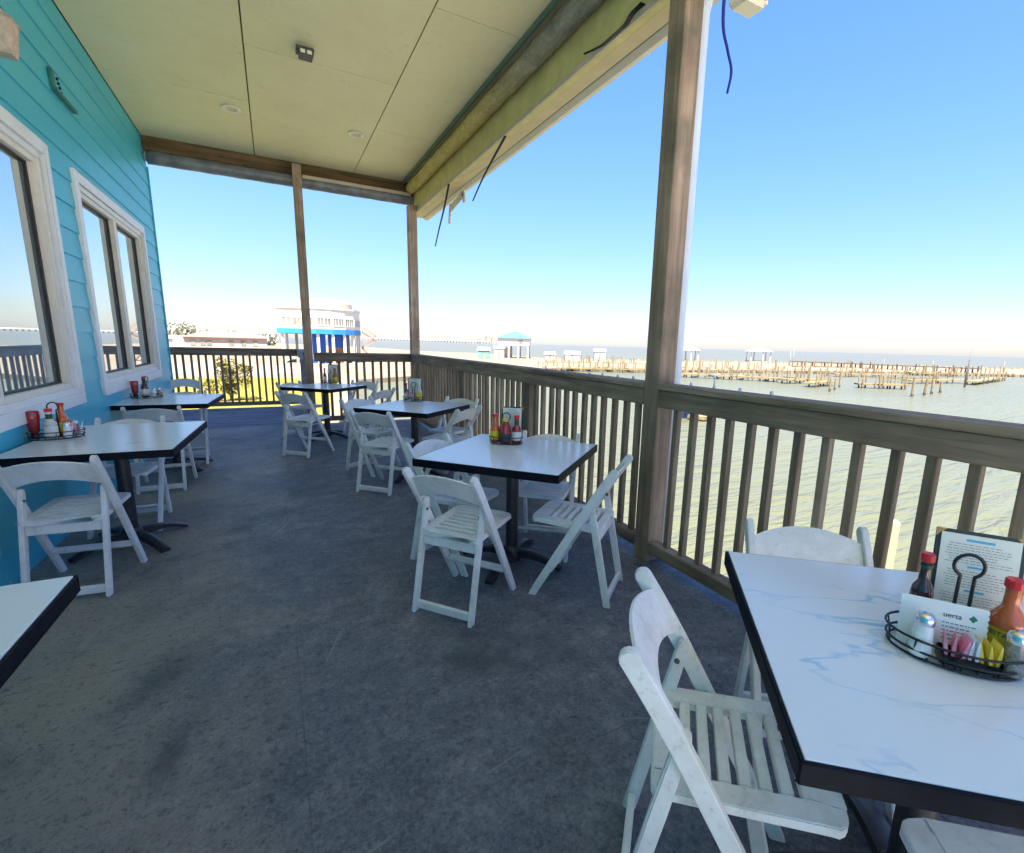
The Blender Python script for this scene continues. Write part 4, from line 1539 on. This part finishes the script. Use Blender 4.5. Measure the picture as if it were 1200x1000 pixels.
def tree(loc, h, wdt, name, label, cat, leaf, n, size, group=None, seed=1, lean=0.0):
    rr = random.Random(seed)
    t = thing(name, loc, label, cat, group)
    mb = MB()
    for k in range(5):
        a = k * 1.256 + rr.random()
        tip = (wdt * .35 * math.cos(a), wdt * .35 * math.sin(a), h * rr.uniform(.6, .85))
        mb.tube([(0, 0, 0), (wdt * .04 * math.cos(a), wdt * .04 * math.sin(a), h * .3), (tip[0] * .6, tip[1] * .6, h * .5), tip], [0.03 * h, 0.022 * h, 0.014 * h, 0.004 * h], 7)
    mb.build('trunk', 'bark', t, smooth='all')
    mb = MB()
    for k in range(22):
        a = rr.random() * 6.28
        q = wdt * 0.5 * rr.uniform(0.05, 0.95)
        r = wdt * rr.uniform(0.07, 0.19)
        leaf_mass(mb, (q * math.cos(a), q * math.sin(a), h * rr.uniform(0.24, 0.98 - 0.3 * q / wdt)), (r, r, r * rr.uniform(.7, 1.3)), int(n / 22 * (r / (wdt * .13)) ** 1.5), size * rr.uniform(.8, 1.2), rr)
    mb.build('crown', leaf, t)
    return t


bp_ = at(272, 470, GZ)
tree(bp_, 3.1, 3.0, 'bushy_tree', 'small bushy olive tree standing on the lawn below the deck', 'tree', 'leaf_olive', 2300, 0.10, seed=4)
mb = MB()
rr = random.Random(21)
for k in range(46):
    px = 150 + k * 3.6
    d = at(px, 398.4, GZ)
    hh = 10 if px < 225 else 7.0
    p = Vector((d.x, d.y, GZ)) * 1.0
    p = p.normalized() * 330
    s = rr.uniform(.7, 1.15)
    leaf_mass(mb, (p.x, p.y, GZ + hh * .45 * s), (6.0, 5, hh * .55 * s), 150, 1.3, rr)
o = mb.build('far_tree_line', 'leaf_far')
tag(o, 'hazy green tree line on the far shore at the left', 'tree line', None, 'stuff')

# ------------------------------------------------------------------ stilt restaurant
HB = Vector((8, 104, GZ))
hs = thing('stilt_house', HB, 'big white rounded house on stilts with bright blue skirting beyond the lawn', 'building', 'waterfront houses')
HF, HT = 3.2, 6.9
plan = [(0.9, 106.5), (7.3, 103.0), (10.2, 103.6), (12.6, 105.0), (14.6, 107.2), (16.0, 110.0), (16.7, 113.5), (16.4, 119), (2, 121)]
mb = MB()
mb.prism(plan, HF, HT)
shift(mb.build('wall', 'house_cream', hs), HB)


def grow(pl, k):
    cx = sum(p[0] for p in pl) / len(pl)
    cy = sum(p[1] for p in pl) / len(pl)
    return [(cx + (x - cx) * k, cy + (y - cy) * k) for x, y in pl]


mb = MB()
mb.prism(grow(plan, 1.02), HF - 0.95, HF - 0.02)
shift(mb.build('skirt_band', 'trim_sky_blue', hs), HB)
mb = MB()
mb.prism(grow(plan, 1.03), HT + 0.01, HT + 0.35)
rf = shift(mb.build('roof', 'house_cream', hs), HB)
mb = MB()
mb.lathe([(5.6, HT + 0.36), (5.4, HT + 1.5), (4.6, HT + 2.0), (2.4, HT + 2.3), (0.1, HT + 2.4)], (9.6, 112.5, 0), 28)
shift(mb.build('cupola', 'roof_tan', rf, smooth=40), HB)


def facade_windows(parent, pl, i, n, z0, z1, f0=0.06, f1=0.94, gap=0.2, off=0.04):
    a, b = Vector((*pl[i], 0)), Vector((*pl[i + 1], 0))
    d = b - a
    nrm = Vector((d.y, -d.x, 0)).normalized()
    for k in range(n):
        u0 = f0 + (f1 - f0) * (k + gap / 2) / n
        u1 = f0 + (f1 - f0) * (k + 1 - gap / 2) / n
        p, q = a + d * u0, a + d * u1
        mb = MB()
        w = 0.12
        dd = (q - p).normalized()
        for s, e, za, zb in ((p - dd * w, p, z0 - w, z1 + w), (q, q + dd * w, z0 - w, z1 + w), (p, q, z1, z1 + w), (p, q, z0 - w, z0)):
            mb.loft([[(c.x + nrm.x * o_, c.y + nrm.y * o_, z) for c, o_ in ((s, 0.01), (e, 0.01), (e, 0.10), (s, 0.10))] for z in (za, zb)])
        m_ = (p + q) / 2
        mb.loft([[(c.x + nrm.x * o_, c.y + nrm.y * o_, z) for c, o_ in ((m_ - dd * .05, 0.01), (m_ + dd * .05, 0.01), (m_ + dd * .05, 0.09), (m_ - dd * .05, 0.09))] for z in (z0, z1)])
        f = shift(mb.build('window', 'white_paint', parent), HB)
        mb = MB()
        mb.loft([[(c.x + nrm.x * o_, c.y + nrm.y * o_, z) for c, o_ in ((p, 0.005), (q, 0.005), (q, off), (p, off))] for z in (z0, z1)])
        shift(mb.build('pane', 'house_glass', f), HB)


facade_windows(hs, plan, 0, 3, HF + 0.7, HF + 2.0, 0.10, 0.95)
facade_windows(hs, plan, 1, 2, HF + 0.7, HF + 2.0)
facade_windows(hs, plan, 2, 2, HF + 0.7, HF + 2.0)
facade_windows(hs, plan, 3, 2, HF + 0.7, HF + 2.0)
facade_windows(hs, plan, 4, 2, HF + 0.7, HF + 2.0)
facade_windows(hs, plan, 5, 2, HF + 0.7, HF + 2.0)
for k, (x, y) in enumerate(grow(plan, 0.93)):
    mb = MB()
    mb.box(x - 0.25, x + 0.25, y - 0.25, y + 0.25, GZ, HF - 0.96)
    shift(mb.build('stilt', 'house_cream', hs), HB)
for x, y in ((12.0, 107), (13.6, 109), (4.0, 107.5)):
    mb = MB()
    mb.box(x - 0.25, x + 0.25, y - 0.25, y + 0.25, GZ, HF - 0.96)
    shift(mb.build('stilt', 'concrete', hs), HB)
mb = MB()
mb.box(6.6, 9.0, 105.2, 105.5, GZ, HF - 0.98)
shift(mb.build('blue_panel', 'house_blue', hs), HB)
mb = MB()
mb.box(9.5, 13.0, 105.9, 106.2, GZ + 3.0, HF - 0.98)
shift(mb.build('blue_panel', 'house_blue', hs), HB)
mb = MB()
mb.box(9.5, 13.0, 105.9, 106.2, GZ, GZ + 2.98)
shift(mb.build('orange_panel', 'orange_board', hs), HB)
mb = MB()
mb.bar((17.0, 112, HF - 0.2), (19.6, 112, HF - 1.9), 1.2, 0.3, (0, 0, 1))
mb.bar((19.6, 112.1, HF - 1.9), (16.8, 112.1, HF - 3.5), 1.2, 0.3, (0, 0, 1))
mb.bar((16.8, 112.2, HF - 3.5), (19.4, 112.2, GZ), 1.2, 0.3, (0, 0, 1))
mb.box(19.3, 20.4, 111.5, 112.6, HF - 2.05, HF - 1.85)
for a, b in (((17.0, 111.4, HF + .7), (19.6, 111.4, HF - 1.0)), ((19.6, 111.4, HF - 1.0), (16.8, 111.4, HF - 2.6))):
    mb.bar(a, b, 0.12, 0.3, (0, 0, 1))
shift(mb.build('staircase', 'stair_rust', hs), HB)

# pink low house with red roof
LB = at(262, 408.5, GZ)
lh = thing('low_house', LB, 'long low pinkish house with hipped red roof on the far left shore', 'building', 'waterfront houses')
mb = MB()
mb.box(-15, 15, -5, 5, 0, 4.2)
mb.build('wall', 'house_pink', lh)
mb = MB()
b0 = [(-12, -6, 4.2), (16, -6, 4.2), (16, 6, 4.2), (-12, 6, 4.2)]
r0 = [(-6, -0.3, 6.4), (10, -0.3, 6.4), (10, 0.3, 6.4), (-6, 0.3, 6.4)]
mb.loft([b0, r0])
mb.build('roof', 'roof_red', lh)
for x in (-9, -6, -4, 3, 7, 11):
    mb = MB()
    mb.box(x - .8, x + .8, -5.15, -5.02, 1.2, 3.2)
    mb.build('window', 'house_glass', lh)
LB2 = at(215, 407, GZ)
lh2 = thing('white_shed', LB2, 'low pale shed left of the red roofed house', 'building', 'waterfront houses')
mb = MB()
mb.box(-9, 9, -4, 4, 0, 3.2)
mb.build('wall', 'house_cream', lh2)
mb = MB()
mb.loft([[(-10, -4.6, 3.2), (10, -4.6, 3.2), (10, 4.6, 3.2), (-10, 4.6, 3.2)], [(-10, -.1, 4.6), (10, -.1, 4.6), (10, .1, 4.6), (-10, .1, 4.6)]])
mb.build('roof', 'roof_tan', lh2)

# parked cars
car0 = None
for i, (px, py, mt_, lab) in enumerate(((262, 414, 'car_white', 'white parked car, leftmost below the red roofed house'), (280, 414.5, 'car_dark', 'dark parked car below the red roofed house'), (298, 415, 'car_white', 'white parked car nearest the slim far post'), (236, 413.5, 'car_red', 'red parked car left of the white ones'))):
    p = at(px, py, GZ)
    t = thing('parked_car', p, lab, 'car', 'cars parked beyond the lawn', R(8))
    mb = MB()
    for yy, seq in ((-0.85, 0), (0.85, 0)):
        pass
    side = [(-2.1, .35), (-2.15, .75), (-1.9, .92), (-1.0, 1.0), (-0.5, 1.42), (0.9, 1.45), (1.6, 1.0), (2.1, .9), (2.15, .4)]
    mb.loft([[(x, yy, z) for x, z in side] for yy in (-0.85, 0.85)])
    mb.build('body', mt_, t, bevel=0.05)
    mb = MB()
    mb.loft([[(x, yy, z) for x, z in ((-0.85, 1.02), (-0.48, 1.36), (0.85, 1.38), (1.35, 1.02))] for yy in (-0.87, 0.87)])
    mb.build('windows', 'house_glass', t)
    for x in (-1.3, 1.3):
        for yy in (-0.8, 0.8):
            mb = MB()
            mb.tube([(x, yy - .1, .32), (x, yy + .1, .32)], 0.32, 14)
            mb.build('wheel', 'rubber', t)

# stilt house with blue roof on the breakwater
PB = at(603, 419.5, GZ)
ph = thing('stilt_pavilion', PB, 'small cream stilt pavilion with blue hipped roof on the breakwater', 'building', 'waterfront houses', R(-30))
ht = 2.2
mb = MB()
mb.box(-5.2, 5.2, -5.2, 5.2, 4.2, 6.5)
mb.build('wall', 'house_cream', ph)
mb = MB()
mb.loft([[(-5.8, -5.8, 6.5), (5.8, -5.8, 6.5), (5.8, 5.8, 6.5), (-5.8, 5.8, 6.5)], [(-1.5, -1.5, 8.4), (1.5, -1.5, 8.4), (1.5, 1.5, 8.4), (-1.5, 1.5, 8.4)], [(-.3, -.3, 8.8), (.3, -.3, 8.8), (.3, .3, 8.8), (-.3, .3, 8.8)]])
mb.build('roof', 'roof_blue', ph)
for x in (-4.8, -1.6, 1.6, 4.8):
    for y in (-4.8, 4.8):
        mb = MB()
        mb.box(x - .22, x + .22, y - .22, y + .22, 0, 4.19)
        mb.build('stilt', 'house_cream', ph)
mb = MB()
mb.box(-4.5, -1.0, -2, 2, 0, 3.4)
mb.build('store_room', 'house_pink', ph)
mb = MB()
mb.box(1.6, 3.0, -5.32, -5.21, 4.9, 5.9)
mb.build('window', 'house_glass', ph)


def gazebo(px, py, r, h, label, roof='roof_tan'):
    p = at(px, py, GZ)
    t = thing('gazebo', p, label, 'gazebo', 'gazebos on the breakwater')
    mb = MB()
    mb.lathe([(r * 1.25, h), (r * 0.6, h * 1.28), (0.1, h * 1.42)], seg=8)
    mb.build('roof', roof, t)
    for k in range(6):
        a = k * math.pi / 3
        mb = MB()
        mb.tube([(r * math.cos(a), r * math.sin(a), 0), (r * math.cos(a), r * math.sin(a), h)], 0.22, 6)
        mb.build('post', 'house_cream', t)
    mb = MB()
    mb.lathe([(r * 1.1, 0.0), (r * 1.1, 0.35)], seg=12)
    mb.build('base', 'concrete', t)


gazebo(888, 424, 4.6, 4.2, 'larger open gazebo with pale roof on the breakwater right of the foreground post')
gazebo(806, 423.5, 3.6, 4.0, 'smaller open gazebo on the breakwater just right of the foreground post')
for px, py, w, hh, lab, mt_ in ((644, 421.5, 3.2, 1.6, 'low white hut on the breakwater right of the blue roofed pavilion', 'white_paint'), (670, 422.5, 4.6, 2.0, 'wide white hut on the breakwater, middle of the three white huts', 'white_paint'), (702, 423, 3.4, 3.0, 'tall white hut on the breakwater nearest the foreground post', 'white_paint'), (567, 421, 3.2, 2.6, 'teal green hut on the shore left of the pavilion', 'teal_paint'), (585, 420.5, 3.0, 3.2, 'white hut beside the teal one left of the pavilion', 'house_cream')):
    p = at(px, py, GZ)
    t = thing('beach_hut', p, lab, 'hut', 'huts on the breakwater', R(-25))
    mb = MB()
    mb.box(-w / 2, w / 2, -1.5, 1.5, 0, hh)
    mb.build('wall', mt_, t)
    mb = MB()
    mb.loft([[(-w / 2 - .3, -1.8, hh), (w / 2 + .3, -1.8, hh), (w / 2 + .3, 1.8, hh), (-w / 2 - .3, 1.8, hh)], [(-w / 2 - .2, -.05, hh + .9), (w / 2 + .2, -.05, hh + .9), (w / 2 + .2, .05, hh + .9), (-w / 2 - .2, .05, hh + .9)]])
    mb.build('roof', 'white_paint', t)
    mb = MB()
    mb.box(-0.4, 0.4, -1.56, -1.51, 0.1, min(hh - .2, 2.0))
    mb.build('door', 'house_glass', t)


# ------------------------------------------------------------------ docks and pilings
def dock(pa, pb, label, n, width=1.6, deckz=0.75, tall=(1.4, 2.6), seed=1, mat='dock_wood', piles='pile_wood', prad=0.16, fingers=0):
    rr = random.Random(seed)
    a, b = at(*pa, WZ), at(*pb, WZ)
    d = (b - a)
    L = d.length
    d.normalize()
    s = Vector((-d.y, d.x, 0))
    t = thing('boat_dock', a, label, 'dock', 'marina docks')
    mb = MB()

    def pl(u0, u1, w0, w1, z0, z1):
        q = [d * u0 + s * w0, d * u1 + s * w0, d * u1 + s * w1, d * u0 + s * w1]
        mb.loft([[(v.x, v.y, z) for v in q] for z in (z0, z1)])
    pl(0, L, -width / 2, width / 2, deckz - 0.25, deckz)
    for k in range(fingers):
        u = L * (k + 0.5) / fingers
        pl(u - 0.45, u + 0.45, width / 2, width / 2 + 5.5, deckz - 0.22, deckz - 0.02)
    mb.build('walkway', mat, t)
    pr = None
    for k in range(n):
        u = L * (k + rr.uniform(0.2, 0.8)) / n
        w = rr.choice((-1, 1)) * (width / 2 + 0.2)
        if fingers and rr.random() < 0.5:
            w = width / 2 + rr.uniform(1, 5.5)
        if pr is None:
            mb = MB()
            mb.lathe([(prad * .74, -0.5), (prad * .74, 0.22)], seg=7, mi=1, caps=False)
            mb.lathe([(prad * .72, 0.2), (prad * .72, 0.9), (prad * .6, 1.0)], seg=7)
            o = pr = mb.build('piling', [piles, 'dark_pier_wood'], t)
        else:
            o = pr.copy()
            COL.objects.link(o)
            o.parent = t
        p = d * u + s * w
        o.location = (p.x, p.y, 0)
        o.scale = (1, 1, rr.uniform(*tall))
        o.rotation_euler = (rr.uniform(-.06, .06), rr.uniform(-.06, .06), 0)


dock((1003, 454.5), (1062, 456.5), 'nearest yellow lit finger dock in the middle of the marina', 14, seed=2)
dock((946, 454), (974, 451.5), 'short yellow lit dock left of the nearest finger dock', 7, seed=3)
dock((915, 449.5), (968, 449), 'dock stretching behind the short dock at the left of the marina', 12, seed=4, tall=(1.5, 3.2), fingers=2)
dock((798, 442), (912, 448), 'long dock row nearest the foreground post', 26, seed=5, tall=(1.5, 3.2), fingers=4)
dock((800, 434.5), (930, 437.5), 'dock row behind the long row by the foreground post', 30, seed=6, tall=(1.6, 3.4), fingers=5)
dock((976, 441.5), (1060, 442.5), 'middle dock row in front of the dark pier', 22, seed=7, tall=(1.6, 3.2), fingers=4)
dock((1062, 449.5), (1130, 449), 'dock between the free pilings and the tall mast', 14, seed=8, tall=(1.5, 3.0), fingers=3)
dock((1137, 451.5), (1171, 446), 'yellow lit end dock at the right of the marina', 14, seed=9, tall=(2.0, 3.6))
dock((1066, 440), (1135, 442), 'dock row behind the tall mast', 18, seed=10, tall=(1.6, 3.2), fingers=3)
dock((632, 434.5), (755, 437), 'nearest dock row left of the foreground post', 34, seed=11, tall=(1.5, 3.0), fingers=5)
dock((640, 427.5), (752, 429), 'far dock row left of the foreground post', 34, seed=12, tall=(1.6, 3.2), fingers=5)
dock((930, 432.5), (1010, 434), 'dock row close under the breakwater before the dark pier', 20, seed=13, tall=(1.6, 3.2), fingers=3)
dock((925, 430), (1149, 440.5), 'long dark pier crossing the marina below the breakwater', 40, 3.0, 2.0, (1.5, 2.6), 14, 'dark_pier_wood', 'dark_pier_wood', 0.25)


def pile(px, py, topy, r, label, mat='pile_wood', tilt=0.0):
    p = at(px, py, WZ)
    dist = (p - EYE).dot(FW)
    h = (py - topy) * dist / FPX
    mb = MB()
    mb.lathe([(r * 1.03, -0.6), (r * 1.03, 0.35)], seg=9, mi=1, caps=False)
    mb.lathe([(r, 0.3), (r * .95, h - .05), (r * .8, h)], seg=9)
    o = mb.build('mooring_piling', [mat, 'dark_pier_wood'])
    o.location = p
    o.rotation_euler = (tilt, -tilt, 0)
    return tag(o, label, 'piling', 'free standing pilings')


pile(1068.5, 465, 442, 0.17, 'free standing wooden piling, leftmost and lowest of four before the marina')
pile(1083, 463.5, 444, 0.17, 'free standing wooden piling, second from the left of four, leaning right', tilt=0.06)
pile(1091.5, 462, 446, 0.17, 'free standing wooden piling, third from the left of four')
pile(1101.5, 460.5, 447, 0.17, 'free standing wooden piling, rightmost of four before the marina')
pile(972, 459, 443, 0.14, 'single thin piling in front of the short dock')
pile(978, 457, 444, 0.14, 'single piling between the short dock and the nearest finger dock')
pile(983.5, 454, 436, 0.14, 'thin piling standing behind the gap between the two nearest docks')


def mast(px, py, topy, label, mat='mast_dark', lean=0.03):
    p = at(px, py, WZ)
    dist = (p - EYE).dot(FW)
    h = (py - topy) * dist / FPX
    t = thing('boat_mast', p, label, 'mast', 'tall masts in the marina')
    mb = MB()
    mb.tube([(0, 0, -.5), (lean * h * .5, 0, h * .5), (lean * h, 0, h)], [0.16, 0.12, 0.05], 7)
    mb.build('pole', mat, t, smooth='all')
    mb = MB()
    mb.tube([(lean * h * .7 - .6, 0, h * .7), (lean * h * .7 + .6, 0, h * .7)], 0.05, 6)
    mb.build('spreader', mat, t)


mast(1130, 454, 410, 'tall dark leaning mast at the right of the marina')
mast(928, 431, 406, 'tall pale mast at the left of the marina', 'concrete')
mast(924.5, 431, 412, 'shorter pale mast beside the tall pale one', 'concrete', 0.01)
for px, py, ty, lab in ((1035, 431, 421, 'short light pole left on the dark pier'), (1092, 434, 423, 'short light pole right on the dark pier'), (1175, 438, 424, 'light pole at the right end of the breakwater')):
    mast(px, py, ty, lab, 'concrete', 0.0)

# small white cable clips screwed to the outer edge of the right rail caps
wp = [(640, 432.5), (662, 436), (691, 439.5), (706, 441), (724, 443), (742, 445.5), (810, 453.5), (837, 457), (867, 460.5), (904, 464.5)]
for k, (px, py) in enumerate(wp):
    d = RT * ((px - CX) / FPX) - UP * ((py - CY) / FPX) + FW
    q = EYE + d * (2.19 / d.x)
    rl = RAIL_NEAR if q.y < 2.3 else RAIL_LONG
    mb = MB()
    lo = Vector((2.19, q.y, 1.1785)) - rl.location
    mb.T = Matrix.Translation(lo)
    mb.lathe([(0.010, 0), (0.010, 0.012), (0.006, 0.02)], seg=10)
    if k == 7:
        mb.tube([(0, 0, 0.02), (0, 0.002, 0.06), (0.0, 0.012, 0.068), (0.0, 0.05, 0.072)], 0.006, 8)
    mb.build('cable_clip', 'trim_white', rl, smooth=50)
# short yellow piling seen between the balusters of the near railing
d = RT * ((1046 - CX) / FPX) - UP * ((612 - CY) / FPX) + FW
q = EYE + d * (6.5 / d.x)
mb = MB()
mb.lathe([(0.085, -0.5), (0.08, q.z - WZ), (0.06, q.z - WZ + .02)], seg=10)
o = mb.build('mooring_piling', 'pale_pile')
o.location = (6.5, q.y, WZ)
o.rotation_euler = (0.0, 0.0, 0)
tag(o, 'yellow wooden piling seen between the balusters behind the nearest table', 'piling', 'free standing pilings')

# a small blue boat and a float seen between the balusters
p = at(806, 489.5, WZ)
t = thing('small_boat', p, 'small dark blue rowing boat seen between the balusters right of the foreground post', 'boat', None, R(-20))
mb = MB()
ring = []
for x, w, zb in ((-1.9, .55, .05), (-1.0, .72, 0), (0.3, .75, 0), (1.4, .5, .1), (2.1, .06, .35)):
    ring.append([(x, -w, .55), (x, -w * .75, zb), (x, w * .75, zb), (x, w, .55)])
mb.loft(ring)
mb.build('hull', 'boat_blue', t, smooth=40)
for x in (-.9, .5):
    mb = MB()
    mb.box(x - .15, x + .15, -.66, .66, .56, .60)
    mb.build('thwart', 'dock_wood', t)
dock((815, 493), (829, 490), 'small yellow float seen between the balusters right of the blue boat', 5, 1.4, 0.35, (0.7, 1.1), 20)

# far bridge over the bay, left of the blue roofed pavilion
pa, pb = at(430, 399.35, WZ), at(575, 402.6, WZ)
pa = Vector((pa.x, pa.y, 0)).normalized() * 2600
pb = Vector((pb.x, pb.y, 0)).normalized() * 2600
t = thing('far_bridge', (pa.x, pa.y, WZ), 'long thin white bridge on the horizon left of the pavilion', 'bridge')
mb = MB()
d = pb - pa
mb.bar((0, 0, 14), (d.x, d.y, 12), 12, 3.5, (0, 0, 1))
mb.build('bridge_deck', 'white_paint', t)
mb = MB()
for k in range(40):
    q = d * ((k + .5) / 40)
    mb.box(q.x - 2, q.x + 2, q.y - 2, q.y + 2, -1, 12)
mb.build('pier', 'concrete', t)
# far skyline
for k, (px, w, h) in enumerate(((565, 40, 26), (572, 30, 44), (578, 26, 34), (552, 60, 16))):
    q = at(px, 403, WZ)
    q = Vector((q.x, q.y, 0)).normalized() * 3000
    t = thing('far_tower', (q.x, q.y, WZ), 'pale tower block on the far shore behind the pavilion', 'building', 'far tower blocks')
    mb = MB()
    mb.box(-w / 2, w / 2, -10, 10, 0, h)
    mb.box(-w / 6, w / 6, -6, 6, h, h + 5)
    mb.build('wall', 'concrete', t)

# ------------------------------------------------------------------ light
SUN_EL, SUN_AZ = R(63), math.atan2(-0.45, -0.9)     # direction to the sun in x, y
sd = Vector((math.sin(SUN_AZ) * math.cos(SUN_EL), math.cos(SUN_AZ) * math.cos(SUN_EL), math.sin(SUN_EL)))
sl = bpy.data.lights.new('sun', 'SUN')
sl.energy = 5.0
sl.angle = R(0.5)
sl.color = (1.0, 0.95, 0.86)
so = bpy.data.objects.new('sun', sl)
COL.objects.link(so)
so.rotation_euler = (-sd).to_track_quat('-Z', 'Y').to_euler()
so.location = (0, -10, 30)

world = bpy.data.worlds.new('World')
scene.world = world
world.use_nodes = True
nt = world.node_tree
bg = nt.nodes['Background']
sky = nt.nodes.new('ShaderNodeTexSky')
sky.sky_type = 'NISHITA'
sky.sun_disc = False
sky.sun_elevation = SUN_EL
sky.sun_rotation = SUN_AZ
sky.altitude = 0
sky.air_density = 1.0
sky.dust_density = 0.9
sky.ozone_density = 3.0
# hazy coastal sky: the step from zenith to horizon is softened, hue kept
bw = nt.nodes.new('ShaderNodeRGBToBW')
nt.links.new(sky.outputs[0], bw.inputs[0])
ma = nt.nodes.new('ShaderNodeMath')
ma.operation = 'MULTIPLY_ADD'
ma.inputs[1].default_value = 0.25
ma.inputs[2].default_value = 1.0
nt.links.new(bw.outputs[0], ma.inputs[0])
gm = nt.nodes.new('ShaderNodeVectorMath')
gm.operation = 'DIVIDE'
nt.links.new(sky.outputs[0], gm.inputs[0])
nt.links.new(ma.outputs[0], gm.inputs[1])
hs_ = nt.nodes.new('ShaderNodeHueSaturation')
hs_.inputs['Saturation'].default_value = 1.22
nt.links.new(gm.outputs[0], hs_.inputs['Color'])
tint = nt.nodes.new('ShaderNodeMix')
tint.data_type = 'RGBA'
tint.blend_type = 'MULTIPLY'
tint.inputs[0].default_value = 1.0
tint.inputs[7].default_value = (0.96, 0.90, 1.03, 1)
nt.links.new(hs_.outputs[0], tint.inputs[6])
nt.links.new(tint.outputs[2], bg.inputs[0])
bg.inputs[1].default_value = 0.118

scene.view_settings.view_transform = 'Standard'
scene.view_settings.look = 'None'
scene.view_settings.exposure = 2.25
scene.view_settings.gamma = 1
try:
    scene.cycles.max_bounces = 10
    scene.cycles.diffuse_bounces = 6
    scene.cycles.use_denoising = True
except Exception:
    pass
